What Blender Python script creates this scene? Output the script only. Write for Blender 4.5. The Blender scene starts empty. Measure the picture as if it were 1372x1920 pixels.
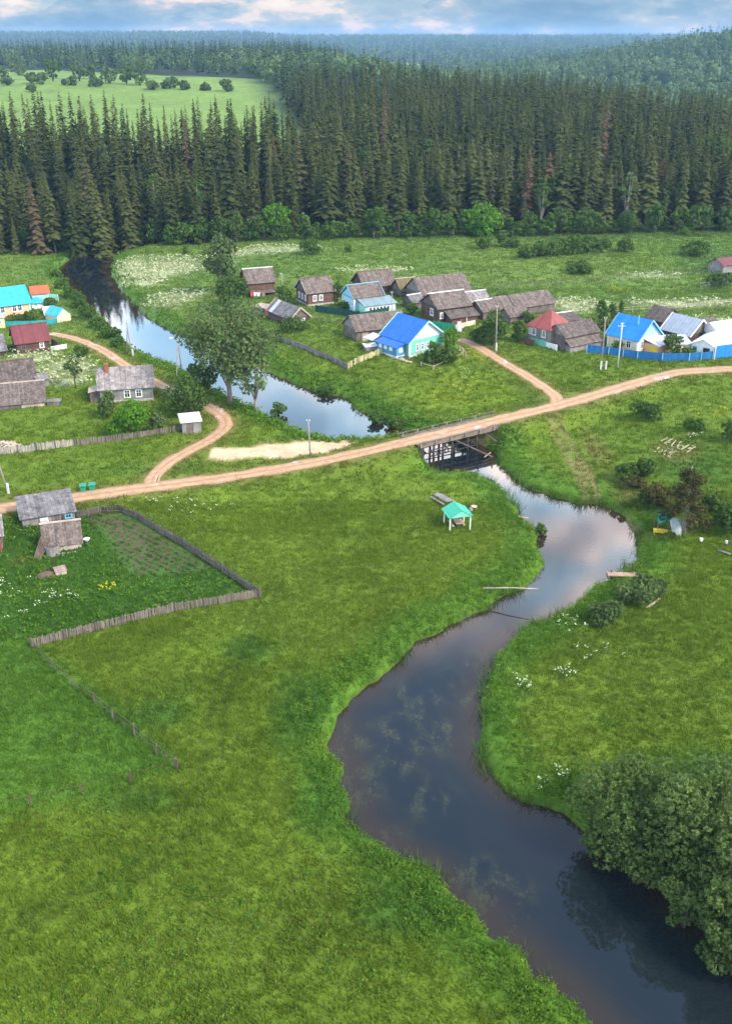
import bpy, math, random
import numpy as np
from mathutils import Vector
from mathutils.bvhtree import BVHTree
R = math.radians
S = bpy.context.scene
COL = S.collection
# ------------------------------------------------------------------ camera
H, PITCH, F = 57.0, R(25.1), 1900.0          # metres above the meadow, tilt, focal length in photo pixels (1372 x 1920)
cam_d = bpy.data.cameras.new('camera'); cam = bpy.data.objects.new('camera', cam_d); COL.objects.link(cam)
cam.location = (0, 0, H); cam.rotation_euler = (R(90) - PITCH, 0, 0)
cam_d.sensor_fit = 'VERTICAL'; cam_d.sensor_height = 24.0; cam_d.lens = 24.0 * F / 1920.0
cam_d.clip_start = 1.0; cam_d.clip_end = 30000.0
S.camera = cam
# ------------------------------------------------------------------ sky, sun, exposure
SUN_EL, SUN_AZ = R(42), R(128)
W = bpy.data.worlds.new('World'); S.world = W; W.use_nodes = True
nt = W.node_tree; nt.nodes.clear(); N = nt.nodes.new; L = nt.links.new
def math_node(nt, op, a, b=None, clamp=False):
    n = nt.nodes.new('ShaderNodeMath'); n.operation = op; n.use_clamp = clamp
    for i, v in enumerate((a, b)):
        if v is None: continue
        if isinstance(v, (int, float)): n.inputs[i].default_value = v
        else: nt.links.new(v, n.inputs[i])
    return n.outputs[0]
def ramp_node(nt, fac, stops, interp='LINEAR'):
    n = nt.nodes.new('ShaderNodeValToRGB'); n.color_ramp.interpolation = interp
    e = n.color_ramp.elements
    while len(e) < len(stops): e.new(0.5)
    for k, (p, c) in enumerate(stops):
        e[k].position = p
        e[k].color = (c, c, c, 1) if isinstance(c, (int, float)) else (*c, 1)
    nt.links.new(fac, n.inputs[0]); return n.outputs[0]
def mix_node(nt, fac, a, b, mode='MIX'):
    n = nt.nodes.new('ShaderNodeMix'); n.data_type = 'RGBA'; n.blend_type = mode
    for sock, v in ((n.inputs[0], fac), (n.inputs[6], a), (n.inputs[7], b)):
        if isinstance(v, (int, float)): sock.default_value = v
        elif isinstance(v, tuple): sock.default_value = (*v, 1)
        else: nt.links.new(v, sock)
    return n.outputs[2]
def noise_node(nt, vec, scale, detail=4, rough=.55, dim='3D'):
    n = nt.nodes.new('ShaderNodeTexNoise'); n.noise_dimensions = dim
    n.inputs['Scale'].default_value = scale; n.inputs['Detail'].default_value = detail; n.inputs['Roughness'].default_value = rough
    if vec is not None: nt.links.new(vec, n.inputs['W' if dim == '1D' else 'Vector'])
    return n.outputs[0]
sky = N('ShaderNodeTexSky'); sky.sky_type = 'NISHITA'; sky.sun_disc = False
sky.sun_elevation = SUN_EL; sky.sun_rotation = SUN_AZ; sky.air_density = 1.0; sky.dust_density = 1.5; sky.ozone_density = 1.2
tc = N('ShaderNodeTexCoord'); sp = N('ShaderNodeSeparateXYZ'); L(tc.outputs['Generated'], sp.inputs[0])
zz = math_node(nt, 'ADD', math_node(nt, 'MAXIMUM', sp.outputs[2], 0.0), 0.34)
cb = N('ShaderNodeCombineXYZ')
L(math_node(nt, 'DIVIDE', sp.outputs[0], zz), cb.inputs[0]); L(math_node(nt, 'DIVIDE', sp.outputs[1], zz), cb.inputs[1])
n1 = noise_node(nt, cb.outputs[0], 2.1, 9, .55)
mp = N('ShaderNodeMapping'); mp.inputs['Location'].default_value = (3.1, 1.7, 4.0); L(cb.outputs[0], mp.inputs[0])
n2 = noise_node(nt, mp.outputs[0], 4.2, 9, .58)
mask = math_node(nt, 'MULTIPLY', ramp_node(nt, n1, ((.38, 0.0), (.49, 1.0))), ramp_node(nt, sp.outputs[2], ((.44, 1.0), (.56, .06))))
lowb = ramp_node(nt, sp.outputs[2], ((0.0, 1.0), (.30, .85), (.40, 0.0)))
mask = math_node(nt, 'MAXIMUM', mask, math_node(nt, 'MULTIPLY', lowb, .85))
ccol = ramp_node(nt, n2, ((.36, (.24, .42, .60)), (.48, (.36, .54, .70)), (.55, (.56, .65, .74)), (.60, (1.05, .88, .82)), (.70, (1.2, 1.05, .98))))
ccol = mix_node(nt, 1.0, ccol, ramp_node(nt, sp.outputs[2], ((.03, 2.9), (.20, 21.0), (.50, 21.0), (.70, 8.0))), 'MULTIPLY')
bg = N('ShaderNodeBackground'); wo = N('ShaderNodeOutputWorld')
L(mix_node(nt, mask, sky.outputs[0], ccol), bg.inputs[0]); bg.inputs[1].default_value = 0.15; L(bg.outputs[0], wo.inputs[0])
sun_d = bpy.data.lights.new('sun', 'SUN'); sun = bpy.data.objects.new('sun', sun_d); COL.objects.link(sun)
sun_d.energy = 2.2; sun_d.angle = R(12); sun_d.color = (1.0, .93, .82)
sun.rotation_euler = (-Vector((math.sin(SUN_AZ) * math.cos(SUN_EL), math.cos(SUN_AZ) * math.cos(SUN_EL), math.sin(SUN_EL)))).to_track_quat('-Z', 'Y').to_euler()
S.view_settings.view_transform = 'Standard'; S.view_settings.look = 'None'
S.view_settings.exposure = 1.05; S.view_settings.gamma = 1.0; S.view_settings.use_curve_mapping = False
S.render.engine = 'CYCLES'
S.cycles.use_denoising = True; S.cycles.max_bounces = 6; S.cycles.diffuse_bounces = 2; S.cycles.glossy_bounces = 2
S.cycles.transmission_bounces = 2; S.cycles.volume_bounces = 0; S.cycles.transparent_max_bounces = 6
S.cycles.use_adaptive_sampling = True; S.cycles.adaptive_threshold = 0.01; S.cycles.caustics_reflective = False
# ------------------------------------------------------------------ helpers
CP, SP = math.cos(PITCH), math.sin(PITCH)
def ray(px, py):
    a, b = (px - 686.0) / F, (960.0 - py) / F
    return Vector((a, CP + b * SP, -SP + b * CP))
def G0(px, py, z=0.0):                        # photo pixel to the point at height z
    r = ray(px, py); t = (z - H) / r.z
    return (r.x * t, r.y * t)
def smooth(a, b, x):
    t = np.clip((x - a) / (b - a), 0, 1); return t * t * (3 - 2 * t)
def vn(x, y, seed=0):                         # value noise, -1..1
    x = np.asarray(x, float); y = np.asarray(y, float)
    xi, yi = np.floor(x), np.floor(y); fx, fy = x - xi, y - yi
    fx, fy = fx * fx * (3 - 2 * fx), fy * fy * (3 - 2 * fy)
    def h(a, b):
        s = np.sin(a * 127.1 + b * 311.7 + seed * 74.7) * 43758.5453
        return s - np.floor(s)
    return 2 * ((h(xi, yi) * (1 - fx) + h(xi + 1, yi) * fx) * (1 - fy) + (h(xi, yi + 1) * (1 - fx) + h(xi + 1, yi + 1) * fx) * fy) - 1
def fbm(x, y, seed=0, o=4):
    s, a, t = 0, 1, 0
    for k in range(o): s = s + a * vn(x * 2 ** k, y * 2 ** k, seed + k * 7); t += a; a *= .55
    return s / t
def catmull(P, n=6, closed=False):
    P = [np.array(p, float) for p in P]; out = []; m = len(P)
    for i in range(m if closed else m - 1):
        g = (lambda k: P[k % m]) if closed else (lambda k: P[min(max(k, 0), m - 1)])
        a, b, c, d = g(i - 1), g(i), g(i + 1), g(i + 2)
        for k in range(n):
            t = k / n
            out.append(.5 * (2 * b + (c - a) * t + (2 * a - 5 * b + 4 * c - d) * t * t + (3 * b - a - 3 * c + d) * t ** 3))
    if not closed: out.append(P[-1])
    return np.array(out)
def dist_line(x, y, P, val=None):             # distance to a polyline (and the value carried along it)
    best = np.full(x.shape, 1e9); v = np.zeros(x.shape)
    for i in range(len(P) - 1):
        ax, ay = P[i][:2]; bx, by = P[i + 1][:2]; dx, dy = bx - ax, by - ay
        t = np.clip(((x - ax) * dx + (y - ay) * dy) / (dx * dx + dy * dy + 1e-9), 0, 1)
        d = (x - ax - t * dx) ** 2 + (y - ay - t * dy) ** 2
        k = d < best; best = np.where(k, d, best)
        if val is not None: v = np.where(k, val[i] + t * (val[i + 1] - val[i]), v)
    return (np.sqrt(best), v) if val is not None else np.sqrt(best)
def inside(x, y, P):
    c = np.zeros(x.shape, bool); n = len(P)
    for i in range(n):
        x1, y1 = P[i][:2]; x2, y2 = P[(i + 1) % n][:2]
        if y1 == y2: continue
        c ^= ((y1 > y) != (y2 > y)) & (x < (x2 - x1) * (y - y1) / (y2 - y1) + x1)
    return c
def sdist(x, y, P):                           # >0 outside
    d = dist_line(x, y, np.vstack([P, P[:1]])); return np.where(inside(x, y, P), -d, d)
def npmesh(name, V, Fc, mat, parent=None, attrs=None, smooth_=False, mats=None, midx=None):
    V = np.asarray(V, np.float32); me = bpy.data.meshes.new(name)
    groups = Fc if isinstance(Fc, list) else [Fc]
    groups = [np.asarray(g, np.int32) for g in groups if len(g)]
    nl = sum(g.size for g in groups); nf = sum(len(g) for g in groups)
    me.vertices.add(len(V)); me.vertices.foreach_set('co', V.ravel())
    me.loops.add(nl); me.loops.foreach_set('vertex_index', np.concatenate([g.ravel() for g in groups]))
    me.polygons.add(nf)
    tot = np.concatenate([np.full(len(g), g.shape[1], np.int32) for g in groups])
    me.polygons.foreach_set('loop_start', np.concatenate([[0], np.cumsum(tot)[:-1]]).astype(np.int32))
    me.polygons.foreach_set('loop_total', tot)
    if smooth_: me.polygons.foreach_set('use_smooth', np.ones(nf, bool))
    for k, a in (attrs or {}).items():
        a = np.asarray(a, np.float32)
        if a.ndim == 1: me.attributes.new(k, 'FLOAT', 'POINT').data.foreach_set('value', a)
        else: me.attributes.new(k, 'FLOAT_VECTOR', 'POINT').data.foreach_set('vector', a.ravel())
    me.update(calc_edges=True)
    if mat: me.materials.append(mat)
    o = bpy.data.objects.new(name, me); COL.objects.link(o)
    if parent: o.parent = parent
    return o
def tag(o, label=None, cat=None, group=None, kind=None):
    for k, v in (('label', label), ('category', cat), ('group', group), ('kind', kind)):
        if v: o[k] = v
    return o
def empty(name, loc, rz=0.0, label=None, cat=None, group=None):
    o = bpy.data.objects.new(name, None); COL.objects.link(o); o.location = loc; o.rotation_euler = (0, 0, rz)
    return tag(o, label, cat, group)
class MB:                                     # gathers faces of one mesh; every vertex carries 'along' for planks and seams
    def __init__(s): s.v = []; s.f = []; s.a = []
    def add(s, verts, faces, along=None):
        b = len(s.v); s.v += [tuple(p) for p in verts]; s.f += [tuple(b + i for i in f) for f in faces]
        s.a += list(along) if along is not None else [p[0] + p[1] for p in verts]
        return s
    def box(s, x0, x1, y0, y1, z0, z1, ax=None):
        v = [(x, y, z) for z in (z0, z1) for y in (y0, y1) for x in (x0, x1)]
        return s.add(v, [(0, 2, 3, 1), (4, 5, 7, 6), (0, 1, 5, 4), (2, 6, 7, 3), (0, 4, 6, 2), (1, 3, 7, 5)], None if ax is None else [p[ax] for p in v])
    def bar(s, p, q, w, h=None, up=(0, 0, 1)):    # a squared bar between two points
        p, q = Vector(p), Vector(q); h = h or w; d = (q - p).normalized(); u = Vector(up)
        if abs(d.dot(u)) > .95: u = Vector((0, 1, 0))
        r = d.cross(u).normalized(); u = r.cross(d)
        v = [e + r * (a * w / 2) + u * (b * h / 2) for e in (p, q) for a, b in ((-1, -1), (1, -1), (1, 1), (-1, 1))]
        return s.add(v, [(0, 3, 2, 1), (4, 5, 6, 7), (0, 1, 5, 4), (1, 2, 6, 5), (2, 3, 7, 6), (3, 0, 4, 7)])
    def tube(s, pts, rad, n=7):
        b0 = []; P = [Vector(p) for p in pts]
        for i, p in enumerate(P):
            d = (P[min(i + 1, len(P) - 1)] - P[max(i - 1, 0)]).normalized()
            u = Vector((1, 0, 0)) if abs(d.x) < .8 else Vector((0, 1, 0)); r = d.cross(u).normalized(); u = r.cross(d)
            b0 += [p + (r * math.cos(2 * math.pi * k / n) + u * math.sin(2 * math.pi * k / n)) * rad[i] for k in range(n)]
        f = [(i * n + k, i * n + (k + 1) % n, (i + 1) * n + (k + 1) % n, (i + 1) * n + k) for i in range(len(P) - 1) for k in range(n)]
        f += [tuple(range(n - 1, -1, -1)), tuple(range((len(P) - 1) * n, len(P) * n))]
        return s.add(b0, f, [p.z for p in b0])
    def build(s, name, mat, parent=None, sm=False):
        me = bpy.data.meshes.new(name); me.from_pydata(s.v, [], s.f); me.update()
        me.attributes.new('along', 'FLOAT', 'POINT').data.foreach_set('value', np.array(s.a, np.float32))
        if sm: me.polygons.foreach_set('use_smooth', [True] * len(me.polygons))
        me.materials.append(mat); o = bpy.data.objects.new(name, me); COL.objects.link(o)
        if parent: o.parent = parent
        return o
def copy_tree(o, parent=None):
    c = o.copy(); COL.objects.link(c); c.parent = parent
    for ch in list(o.children): copy_tree(ch, c)
    return c
# ------------------------------------------------------------------ materials
def new_mat(name):
    m = bpy.data.materials.new(name); m.use_nodes = True; t = m.node_tree; b = t.nodes['Principled BSDF']
    return m, t, b
def attr(t, name): n = t.nodes.new('ShaderNodeAttribute'); n.attribute_name = name; return n
def obj_co(t): return t.nodes.new('ShaderNodeTexCoord').outputs['Object']
def paint(name, c, rough=.7, var=.18, scale=2.5, metal=0.0):
    m, t, b = new_mat(name); n = noise_node(t, obj_co(t), scale, 5, .6)
    f = ramp_node(t, n, ((.3, 1 - var), (.7, 1 + var * .6)))
    t.links.new(mix_node(t, 1.0, c, f, 'MULTIPLY'), b.inputs['Base Color']); b.inputs['Roughness'].default_value = rough; b.inputs['Metallic'].default_value = metal
    return m
def planks(name, c1, c2, width=.25, rough=.85, stain=.5, lich=None, spec=.3):
    """boards or sheets: one random shade per board along 'along', streaks, weather stains"""
    m, t, b = new_mat(name); a = attr(t, 'along').outputs['Fac']; q = math_node(t, 'DIVIDE', a, width)
    w = t.nodes.new('ShaderNodeTexWhiteNoise'); w.noise_dimensions = '1D'; t.links.new(math_node(t, 'FLOOR', q), w.inputs['W'])
    fr = math_node(t, 'FRACT', q); edge = ramp_node(t, fr, ((0.0, .35), (.10, 1.0), (.92, 1.0), (1.0, .5)))
    co = obj_co(t); n = noise_node(t, co, .9, 6, .65); n3 = noise_node(t, co, 5.0, 4, .7)
    c = mix_node(t, math_node(t, 'ADD', math_node(t, 'MULTIPLY', w.outputs['Value'], .55), math_node(t, 'MULTIPLY', n3, .45)), c1, c2)
    c = mix_node(t, 1.0, c, ramp_node(t, n, ((.35, 1 - stain), (.68, 1.15))), 'MULTIPLY')
    c = mix_node(t, .75, c, mix_node(t, 1.0, c, edge, 'MULTIPLY'))
    if lich: c = mix_node(t, ramp_node(t, noise_node(t, co, 2.1, 6, .7), ((.52, 0.0), (.68, .75))), c, lich)
    t.links.new(c, b.inputs['Base Color']); b.inputs['Roughness'].default_value = rough; b.inputs['Specular IOR Level'].default_value = spec
    bp = t.nodes.new('ShaderNodeBump'); bp.inputs['Strength'].default_value = .5; bp.inputs['Distance'].default_value = .05
    t.links.new(edge, bp.inputs['Height']); t.links.new(bp.outputs[0], b.inputs['Normal'])
    return m
def leaf_mat(name, c1, c2, trans=.3, rnd=.35):
    m, t, b = new_mat(name); t.nodes.remove(b); out = t.nodes['Material Output']
    a = attr(t, 'tint').outputs['Fac']; oi = t.nodes.new('ShaderNodeObjectInfo')
    f = math_node(t, 'ADD', math_node(t, 'MULTIPLY', a, 1 - rnd), math_node(t, 'MULTIPLY', oi.outputs['Random'], rnd), True)
    c = mix_node(t, f, c1, c2)
    d = t.nodes.new('ShaderNodeBsdfDiffuse'); tr = t.nodes.new('ShaderNodeBsdfTranslucent'); mx = t.nodes.new('ShaderNodeMixShader')
    t.links.new(c, d.inputs[0]); t.links.new(c, tr.inputs[0]); mx.inputs[0].default_value = trans
    t.links.new(d.outputs[0], mx.inputs[1]); t.links.new(tr.outputs[0], mx.inputs[2]); t.links.new(mx.outputs[0], out.inputs[0])
    return m
def vcol_leaf(name, trans=.3):
    m, t, b = new_mat(name); t.nodes.remove(b); out = t.nodes['Material Output']; c = attr(t, 'zone').outputs['Color']
    d = t.nodes.new('ShaderNodeBsdfDiffuse'); tr = t.nodes.new('ShaderNodeBsdfTranslucent'); mx = t.nodes.new('ShaderNodeMixShader')
    t.links.new(c, d.inputs[0]); t.links.new(c, tr.inputs[0]); mx.inputs[0].default_value = trans
    t.links.new(d.outputs[0], mx.inputs[1]); t.links.new(tr.outputs[0], mx.inputs[2]); t.links.new(mx.outputs[0], out.inputs[0])
    return m
bark = paint('bark', (.10, .075, .055), .9, .4, 3); palebark = paint('pale_bark', (.26, .21, .165), .9, .35, 2)
# ------------------------------------------------------------------ ground: where the river, the roads and the terrace run
WZ = -1.0                                     # water level
RIV_PX = [(262,462),(205,470),(150,482),(116,496),(110,512),(134,545),(172,582),(214,622),(250,657),(300,682),(345,700),(400,735),(470,768),(545,803),(600,824),(690,834),
 (765,838),(797,850),(803,878),(820,889),(872,893),(915,907),(948,938),(966,966),(998,986),(1008,1020),(1004,1056),(984,1086),(940,1122),(880,1154),(800,1186),(742,1230),(682,1287),(637,1327),
 (620,1370),(614,1404),(632,1440),(622,1472),(646,1503),(642,1545),(690,1582),(742,1612),(800,1642),(852,1692),(890,1724),(902,1766),(958,1792),(990,1832),(1030,1862),(1080,1912),(1125,1970),(1180,2060),
 (1680,2060),(1570,1930),(1460,1830),(1355,1745),(1268,1655),(1190,1595),(1112,1572),(1078,1543),(1035,1512),(962,1487),(926,1442),(906,1392),(901,1342),(915,1300),(921,1267),(960,1212),(1000,1177),(1058,1147),(1104,1117),(1114,1094),(1150,1082),(1188,1062),
 (1198,1032),(1198,1002),(1182,976),(1152,952),(1125,943),(1090,943),(1058,937),(1010,918),(968,898),(945,872),(940,854),(900,832),(850,822),(800,812),(748,802),(716,787),(668,768),(655,748),(600,738),(545,713),(500,694),
 (440,660),(392,645),(332,622),(285,597),(250,567),(224,532),(209,502),(224,480),(262,470)]
RIV = np.array([G0(x, y, WZ) for x, y in RIV_PX]); RIV = catmull(RIV, 3, True)
TER = np.array([G0(x, y, 3.0) for x, y in [(560,560),(600,620),(640,655),(720,668),(850,676),(930,682),(1020,684),(1130,694),(1240,700),(1420,684),(1900,640),(1800,360),(300,452),(330,490),(420,535),(500,560)]])
def road(pts): P = [(*G0(x, y, z), z) for x, y, z in pts]; return catmull(P, 6)
ROADS = [('main', road([(-260,985,0),(-100,968,0),(0,953,0),(100,940,0),(220,922,.05),(330,908,.1),(440,893,.25),(560,873,.6),(650,855,1.1),(730,836,1.7),(790,822,2.0),(860,806,2.05),(925,789,2.15),(1040,762,2.4),(1150,731,2.75),(1250,702,3),(1330,694,3),(1450,686,3),(1600,670,3)]), 1.68),
         ('lane', road([(285,912,.05),(292,890,.05),(325,862,.05),(368,838,.05),(412,812,.05),(424,790,.05),(395,764,.05),(330,735,.05),(290,716,.05),(240,688,.05),(190,655,.05),(140,635,.05),(95,625,.05)]), 1.2),
         ('lane', road([(1046,764,2.4),(1040,742,2.5),(1005,716,2.7),(965,692,2.85),(925,668,3),(895,650,3),(862,636,3)]), 1.15)]
SAND = np.array([G0(x, y, .5) for x, y in [(386,856),(402,837),(470,833),(530,828),(590,820),(655,818),(680,828),(645,846),(590,856),(520,857),(440,856)]])
SOIL = [np.array([G0(x, y, 0) for x, y in p]) for p in [[(168,968),(232,962),(330,1010),(400,1068),(330,1078),(250,1082),(215,1040)]]]
GARD = np.array([G0(x, y, 0) for x, y in [(-80,1000),(20,965),(150,958),(235,962),(300,990),(400,1050),(475,1108),(300,1150),(60,1208),(-120,1200)]])
VILL_L = np.array([G0(x, y, 0) for x, y in [(-60,560),(60,560),(140,620),(250,680),(340,740),(360,800),(300,820),(0,850),(-100,860)]])
PADDOCK = np.array([G0(x, y, 0) for x, y in [(-120,1210),(50,1210),(200,1320),(330,1438),(150,1490),(-100,1540)]])
TRAIL = catmull([G0(x, y, 1.0) for x, y in [(1035,790),(1062,830),(1085,868),(1105,905),(1128,938),(1165,950),(1195,985)]], 5)
TRAIL2 = catmull([G0(x, y, 0) for x, y in [(520,1090),(470,1180),(430,1260),(405,1350),(395,1440),(330,1560),(250,1640),(60,1720)]], 5)
D0, RR, NR, NC = 20.0, 1.0094, 620, 680
def gw(D): return 40.0 + .46 * D
def base_h(x, y):
    h = np.zeros(x.shape)
    near = y < 700
    sd = np.full(x.shape, 100.0); sd[near] = sdist(x[near], y[near], TER)
    sd = np.where(y > 330, -20, sd)
    h = 3.0 * (1 - smooth(-2, 24, sd))
    h = np.where(y > 330, h * 0 + 3.0, h)
    left = smooth(-20, -60, x)                      # left of the river the meadow stays low until the forest
    lo = smooth(250, 380, y) * 3.0
    h = np.where((y <= 330), np.minimum(h, np.maximum(3.0 * (1 - left), lo) + 0 * h), h)
    h = np.where(y > 330, np.minimum(3.0, np.maximum(3.0 * (1 - left), lo)), h)
    # slope to the right of the river, gently climbing away from the camera
    h = np.maximum(h, smooth(22, 62, x) * smooth(60, 160, y) * 3.0)
    # wooded rise, plateau field on the left, valley and hill on the right, far ridge
    rt = smooth(60, 190, x - .10 * (y - 310))
    lx = smooth(40, -40, x); rise = (13 - 8 * rt) * (smooth(310, 470, y) * (1 - lx) + smooth(308, 385, y) * lx)
    lp = smooth(190, -10, x + .12 * (y - 600))
    rise = rise + (14 * smooth(470, 760, y)) * lp
    rise = rise - (1 - lp) * (15 - 8 * rt) * smooth(520, 800, y)
    rise = rise - lp * 16 * smooth(1500, 2300, y)
    hill = 60 * np.exp(-((x - 600) / 330) ** 2 - ((y - 1450) / 480) ** 2)
    far = 12 * smooth(1800, 2600, y) + 42 * smooth(2600, 5200, y) + 4 * fbm(x / 700, y / 700, 3, 3) * smooth(1500, 2500, y)
    h = h + rise + hill + far
    h = h + .35 * fbm(x / 14, y / 14, 5, 3) * smooth(25, 60, y) + 1.5 * fbm(x / 90, y / 90, 9, 2) * smooth(320, 600, y)
    return h
ri = np.arange(NR); Dg = D0 * RR ** ri; ug = np.linspace(-1, 1, NC)
GX = ug[None, :] * gw(Dg)[:, None]; GY = np.repeat(Dg[:, None], NC, 1)
x, y = GX.ravel(), GY.ravel()
gh = base_h(x, y)
m = y < 420; xm, ym = x[m], y[m]
rsd = np.full(x.shape, 200.0)
rsd[m] = sdist(xm, ym, RIV) + .55 * vn(xm / 5.2, ym / 5.2, 3) + .45 * vn(xm / 2.6, ym / 2.6, 1) * np.clip(ym / 90, .6, 1.3) + .25 * vn(xm / .9, ym / .9, 2)
rd = np.full(x.shape, 200.0); hm = gh[m]; rdm = np.full(xm.shape, 200.0)
for nm, P, hw in ROADS[::-1]:
    d, z = dist_line(xm, ym, P, P[:, 2]); k = smooth(hw + .7, hw + (6.5 if nm == 'main' else 3.5), d)
    hm = z * (1 - k) + hm * k; rdm = np.minimum(rdm, d - hw)
rd[m] = rdm
kk = 2.6 + (.30 - 2.6) * smooth(2.0, 9.0, rdm)
s_ = rsd[m]
bank = np.where(s_ < .9, WZ - .9 + 1.15 * smooth(-1.6, .9, s_) * 1.45, WZ + .77 + kk * np.maximum(s_ - .9, 0))
gh[m] = np.minimum(hm, bank)
GH = gh.reshape(NR, NC); RSD = rsd.reshape(NR, NC); RD = rd.reshape(NR, NC)
def grid(A, x, y):                            # bilinear look-up in the fan-shaped ground grid
    x = np.asarray(x, float); y = np.asarray(y, float)
    r = np.clip(np.log(np.maximum(y, D0) / D0) / math.log(RR), 0, NR - 1.001); i = r.astype(int); fr = r - i
    def row(k):
        c = np.clip((x / gw(Dg[k]) + 1) / 2 * (NC - 1), 0, NC - 1.001); j = c.astype(int); fc = c - j
        if A.ndim == 3: fc = fc[..., None]
        return A[k, j] * (1 - fc) + A[k, j + 1] * fc
    if A.ndim == 3: fr = fr[..., None]
    return row(i) * (1 - fr) + row(i + 1) * fr
def gz(x, y): return float(grid(GH, np.array([x]), np.array([y]))[0])
idx = np.arange(NR * NC).reshape(NR, NC)
GF = np.stack([idx[:-1, :-1], idx[:-1, 1:], idx[1:, 1:], idx[1:, :-1]], -1).reshape(-1, 4)
GV = np.stack([x, y, gh], -1)
_sub = (NR - 1) * 0 + int(np.searchsorted(Dg, 1500)); _nf = _sub * (NC - 1)
BVH = BVHTree.FromPolygons(GV[:(_sub + 1) * NC].tolist(), GF[:_nf].tolist())
CAMV = Vector((0, 0, H))
def G(px, py):                                # photo pixel to the point of the ground seen there
    r = ray(px, py).normalized(); hit = BVH.ray_cast(CAMV, r)[0]
    if hit is None or hit.z < WZ - .05:
        t = (max(WZ, 0 if hit is None else WZ) - H) / r.z; return Vector(CAMV + r * t)
    return hit
def pxm(p): return F / ((Vector(p) - CAMV).dot(Vector((0, CP, -SP))))      # photo pixels per metre at a point
# colours of the ground cover (what grows there)
def ell(px, py, rx, ry, z=0):
    c = G0(px, py, z); a = G0(px + rx, py, z); b = G0(px, py - ry, z); e = G0(px, py + ry, z)
    return c[0], (b[1] + e[1]) / 2, abs(a[0] - c[0]), (b[1] - e[1]) / 2
FLOW = [ell(*e) for e in [(30,1108,45,18),(105,1132,45,22),(15,1165,45,16),(370,948,75,26),(300,935,30,12),(1040,1268,45,12),(975,1290,25,12),(945,1330,20,10),(1030,1470,45,18),(1065,1180,35,16),(1120,1235,50,14),(1290,830,40,14,2),(850,700,30,14,3),(640,780,30,14)]]
PALE = [ell(*e) for e in [(300,492,120,18,2),(500,468,100,8,3),(260,520,60,14,1),(330,560,60,14,1),(950,575,90,8,3),(1080,575,70,12,3),(1280,570,110,9,3),(1340,605,60,9,3),(1220,518,60,4,3),(700,508,70,5,3),(120,690,60,20),(60,670,50,14),(100,715,70,10)]]
YEL = [ell(*e) for e in [(120,528,45,12,1),(880,660,40,25,3),(850,715,60,18,3),(910,785,30,8,2),(1155,545,25,5,3),(200,1103,24,7),(1330,770,40,10,3)]]
DARK = [ell(*e) for e in [(1320,1440,120,50),(560,1330,60,80),(760,1700,120,60),(470,1220,60,30),(300,1340,70,30),(620,1500,60,60),(730,770,60,25,1),(1000,760,30,10,2),(250,1500,120,30),(1300,870,80,40,2),(300,880,100,14)]]
BROWN = [ell(*e) for e in [(1265,842,50,22,2),(1190,905,50,25,2),(1120,830,25,40,2),(1250,1000,60,14),(85,1070,25,10),(45,1050,30,10),(120,920,30,6),(230,770,40,8)]]
_ra, _rb = G0(190, 975), G0(390, 1066); _rl = math.hypot(_rb[0] - _ra[0], _rb[1] - _ra[1])
def row_u(x, y): return ((x - _ra[0]) * (_rb[1] - _ra[1]) - (y - _ra[1]) * (_rb[0] - _ra[0])) / _rl / .85
def row_v(x, y): return ((x - _ra[0]) * (_rb[0] - _ra[0]) + (y - _ra[1]) * (_rb[1] - _ra[1])) / _rl ** 2
def emask(E, x, y, soft=.5, seed=11, ns=2.5):
    q = np.full(x.shape, 9.0)
    for cx, cy, rx, ry in E: q = np.minimum(q, np.hypot((x - cx) / rx, (y - cy) / ry))
    q = q + .38 * fbm(x / ns, y / ns, seed, 3); return 1 - smooth(1 - soft, 1 + soft * .5, q)
C = lambda *c: np.array(c)
def lerp(a, b, k): return a * (1 - k[:, None]) + b * k[:, None]
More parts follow.
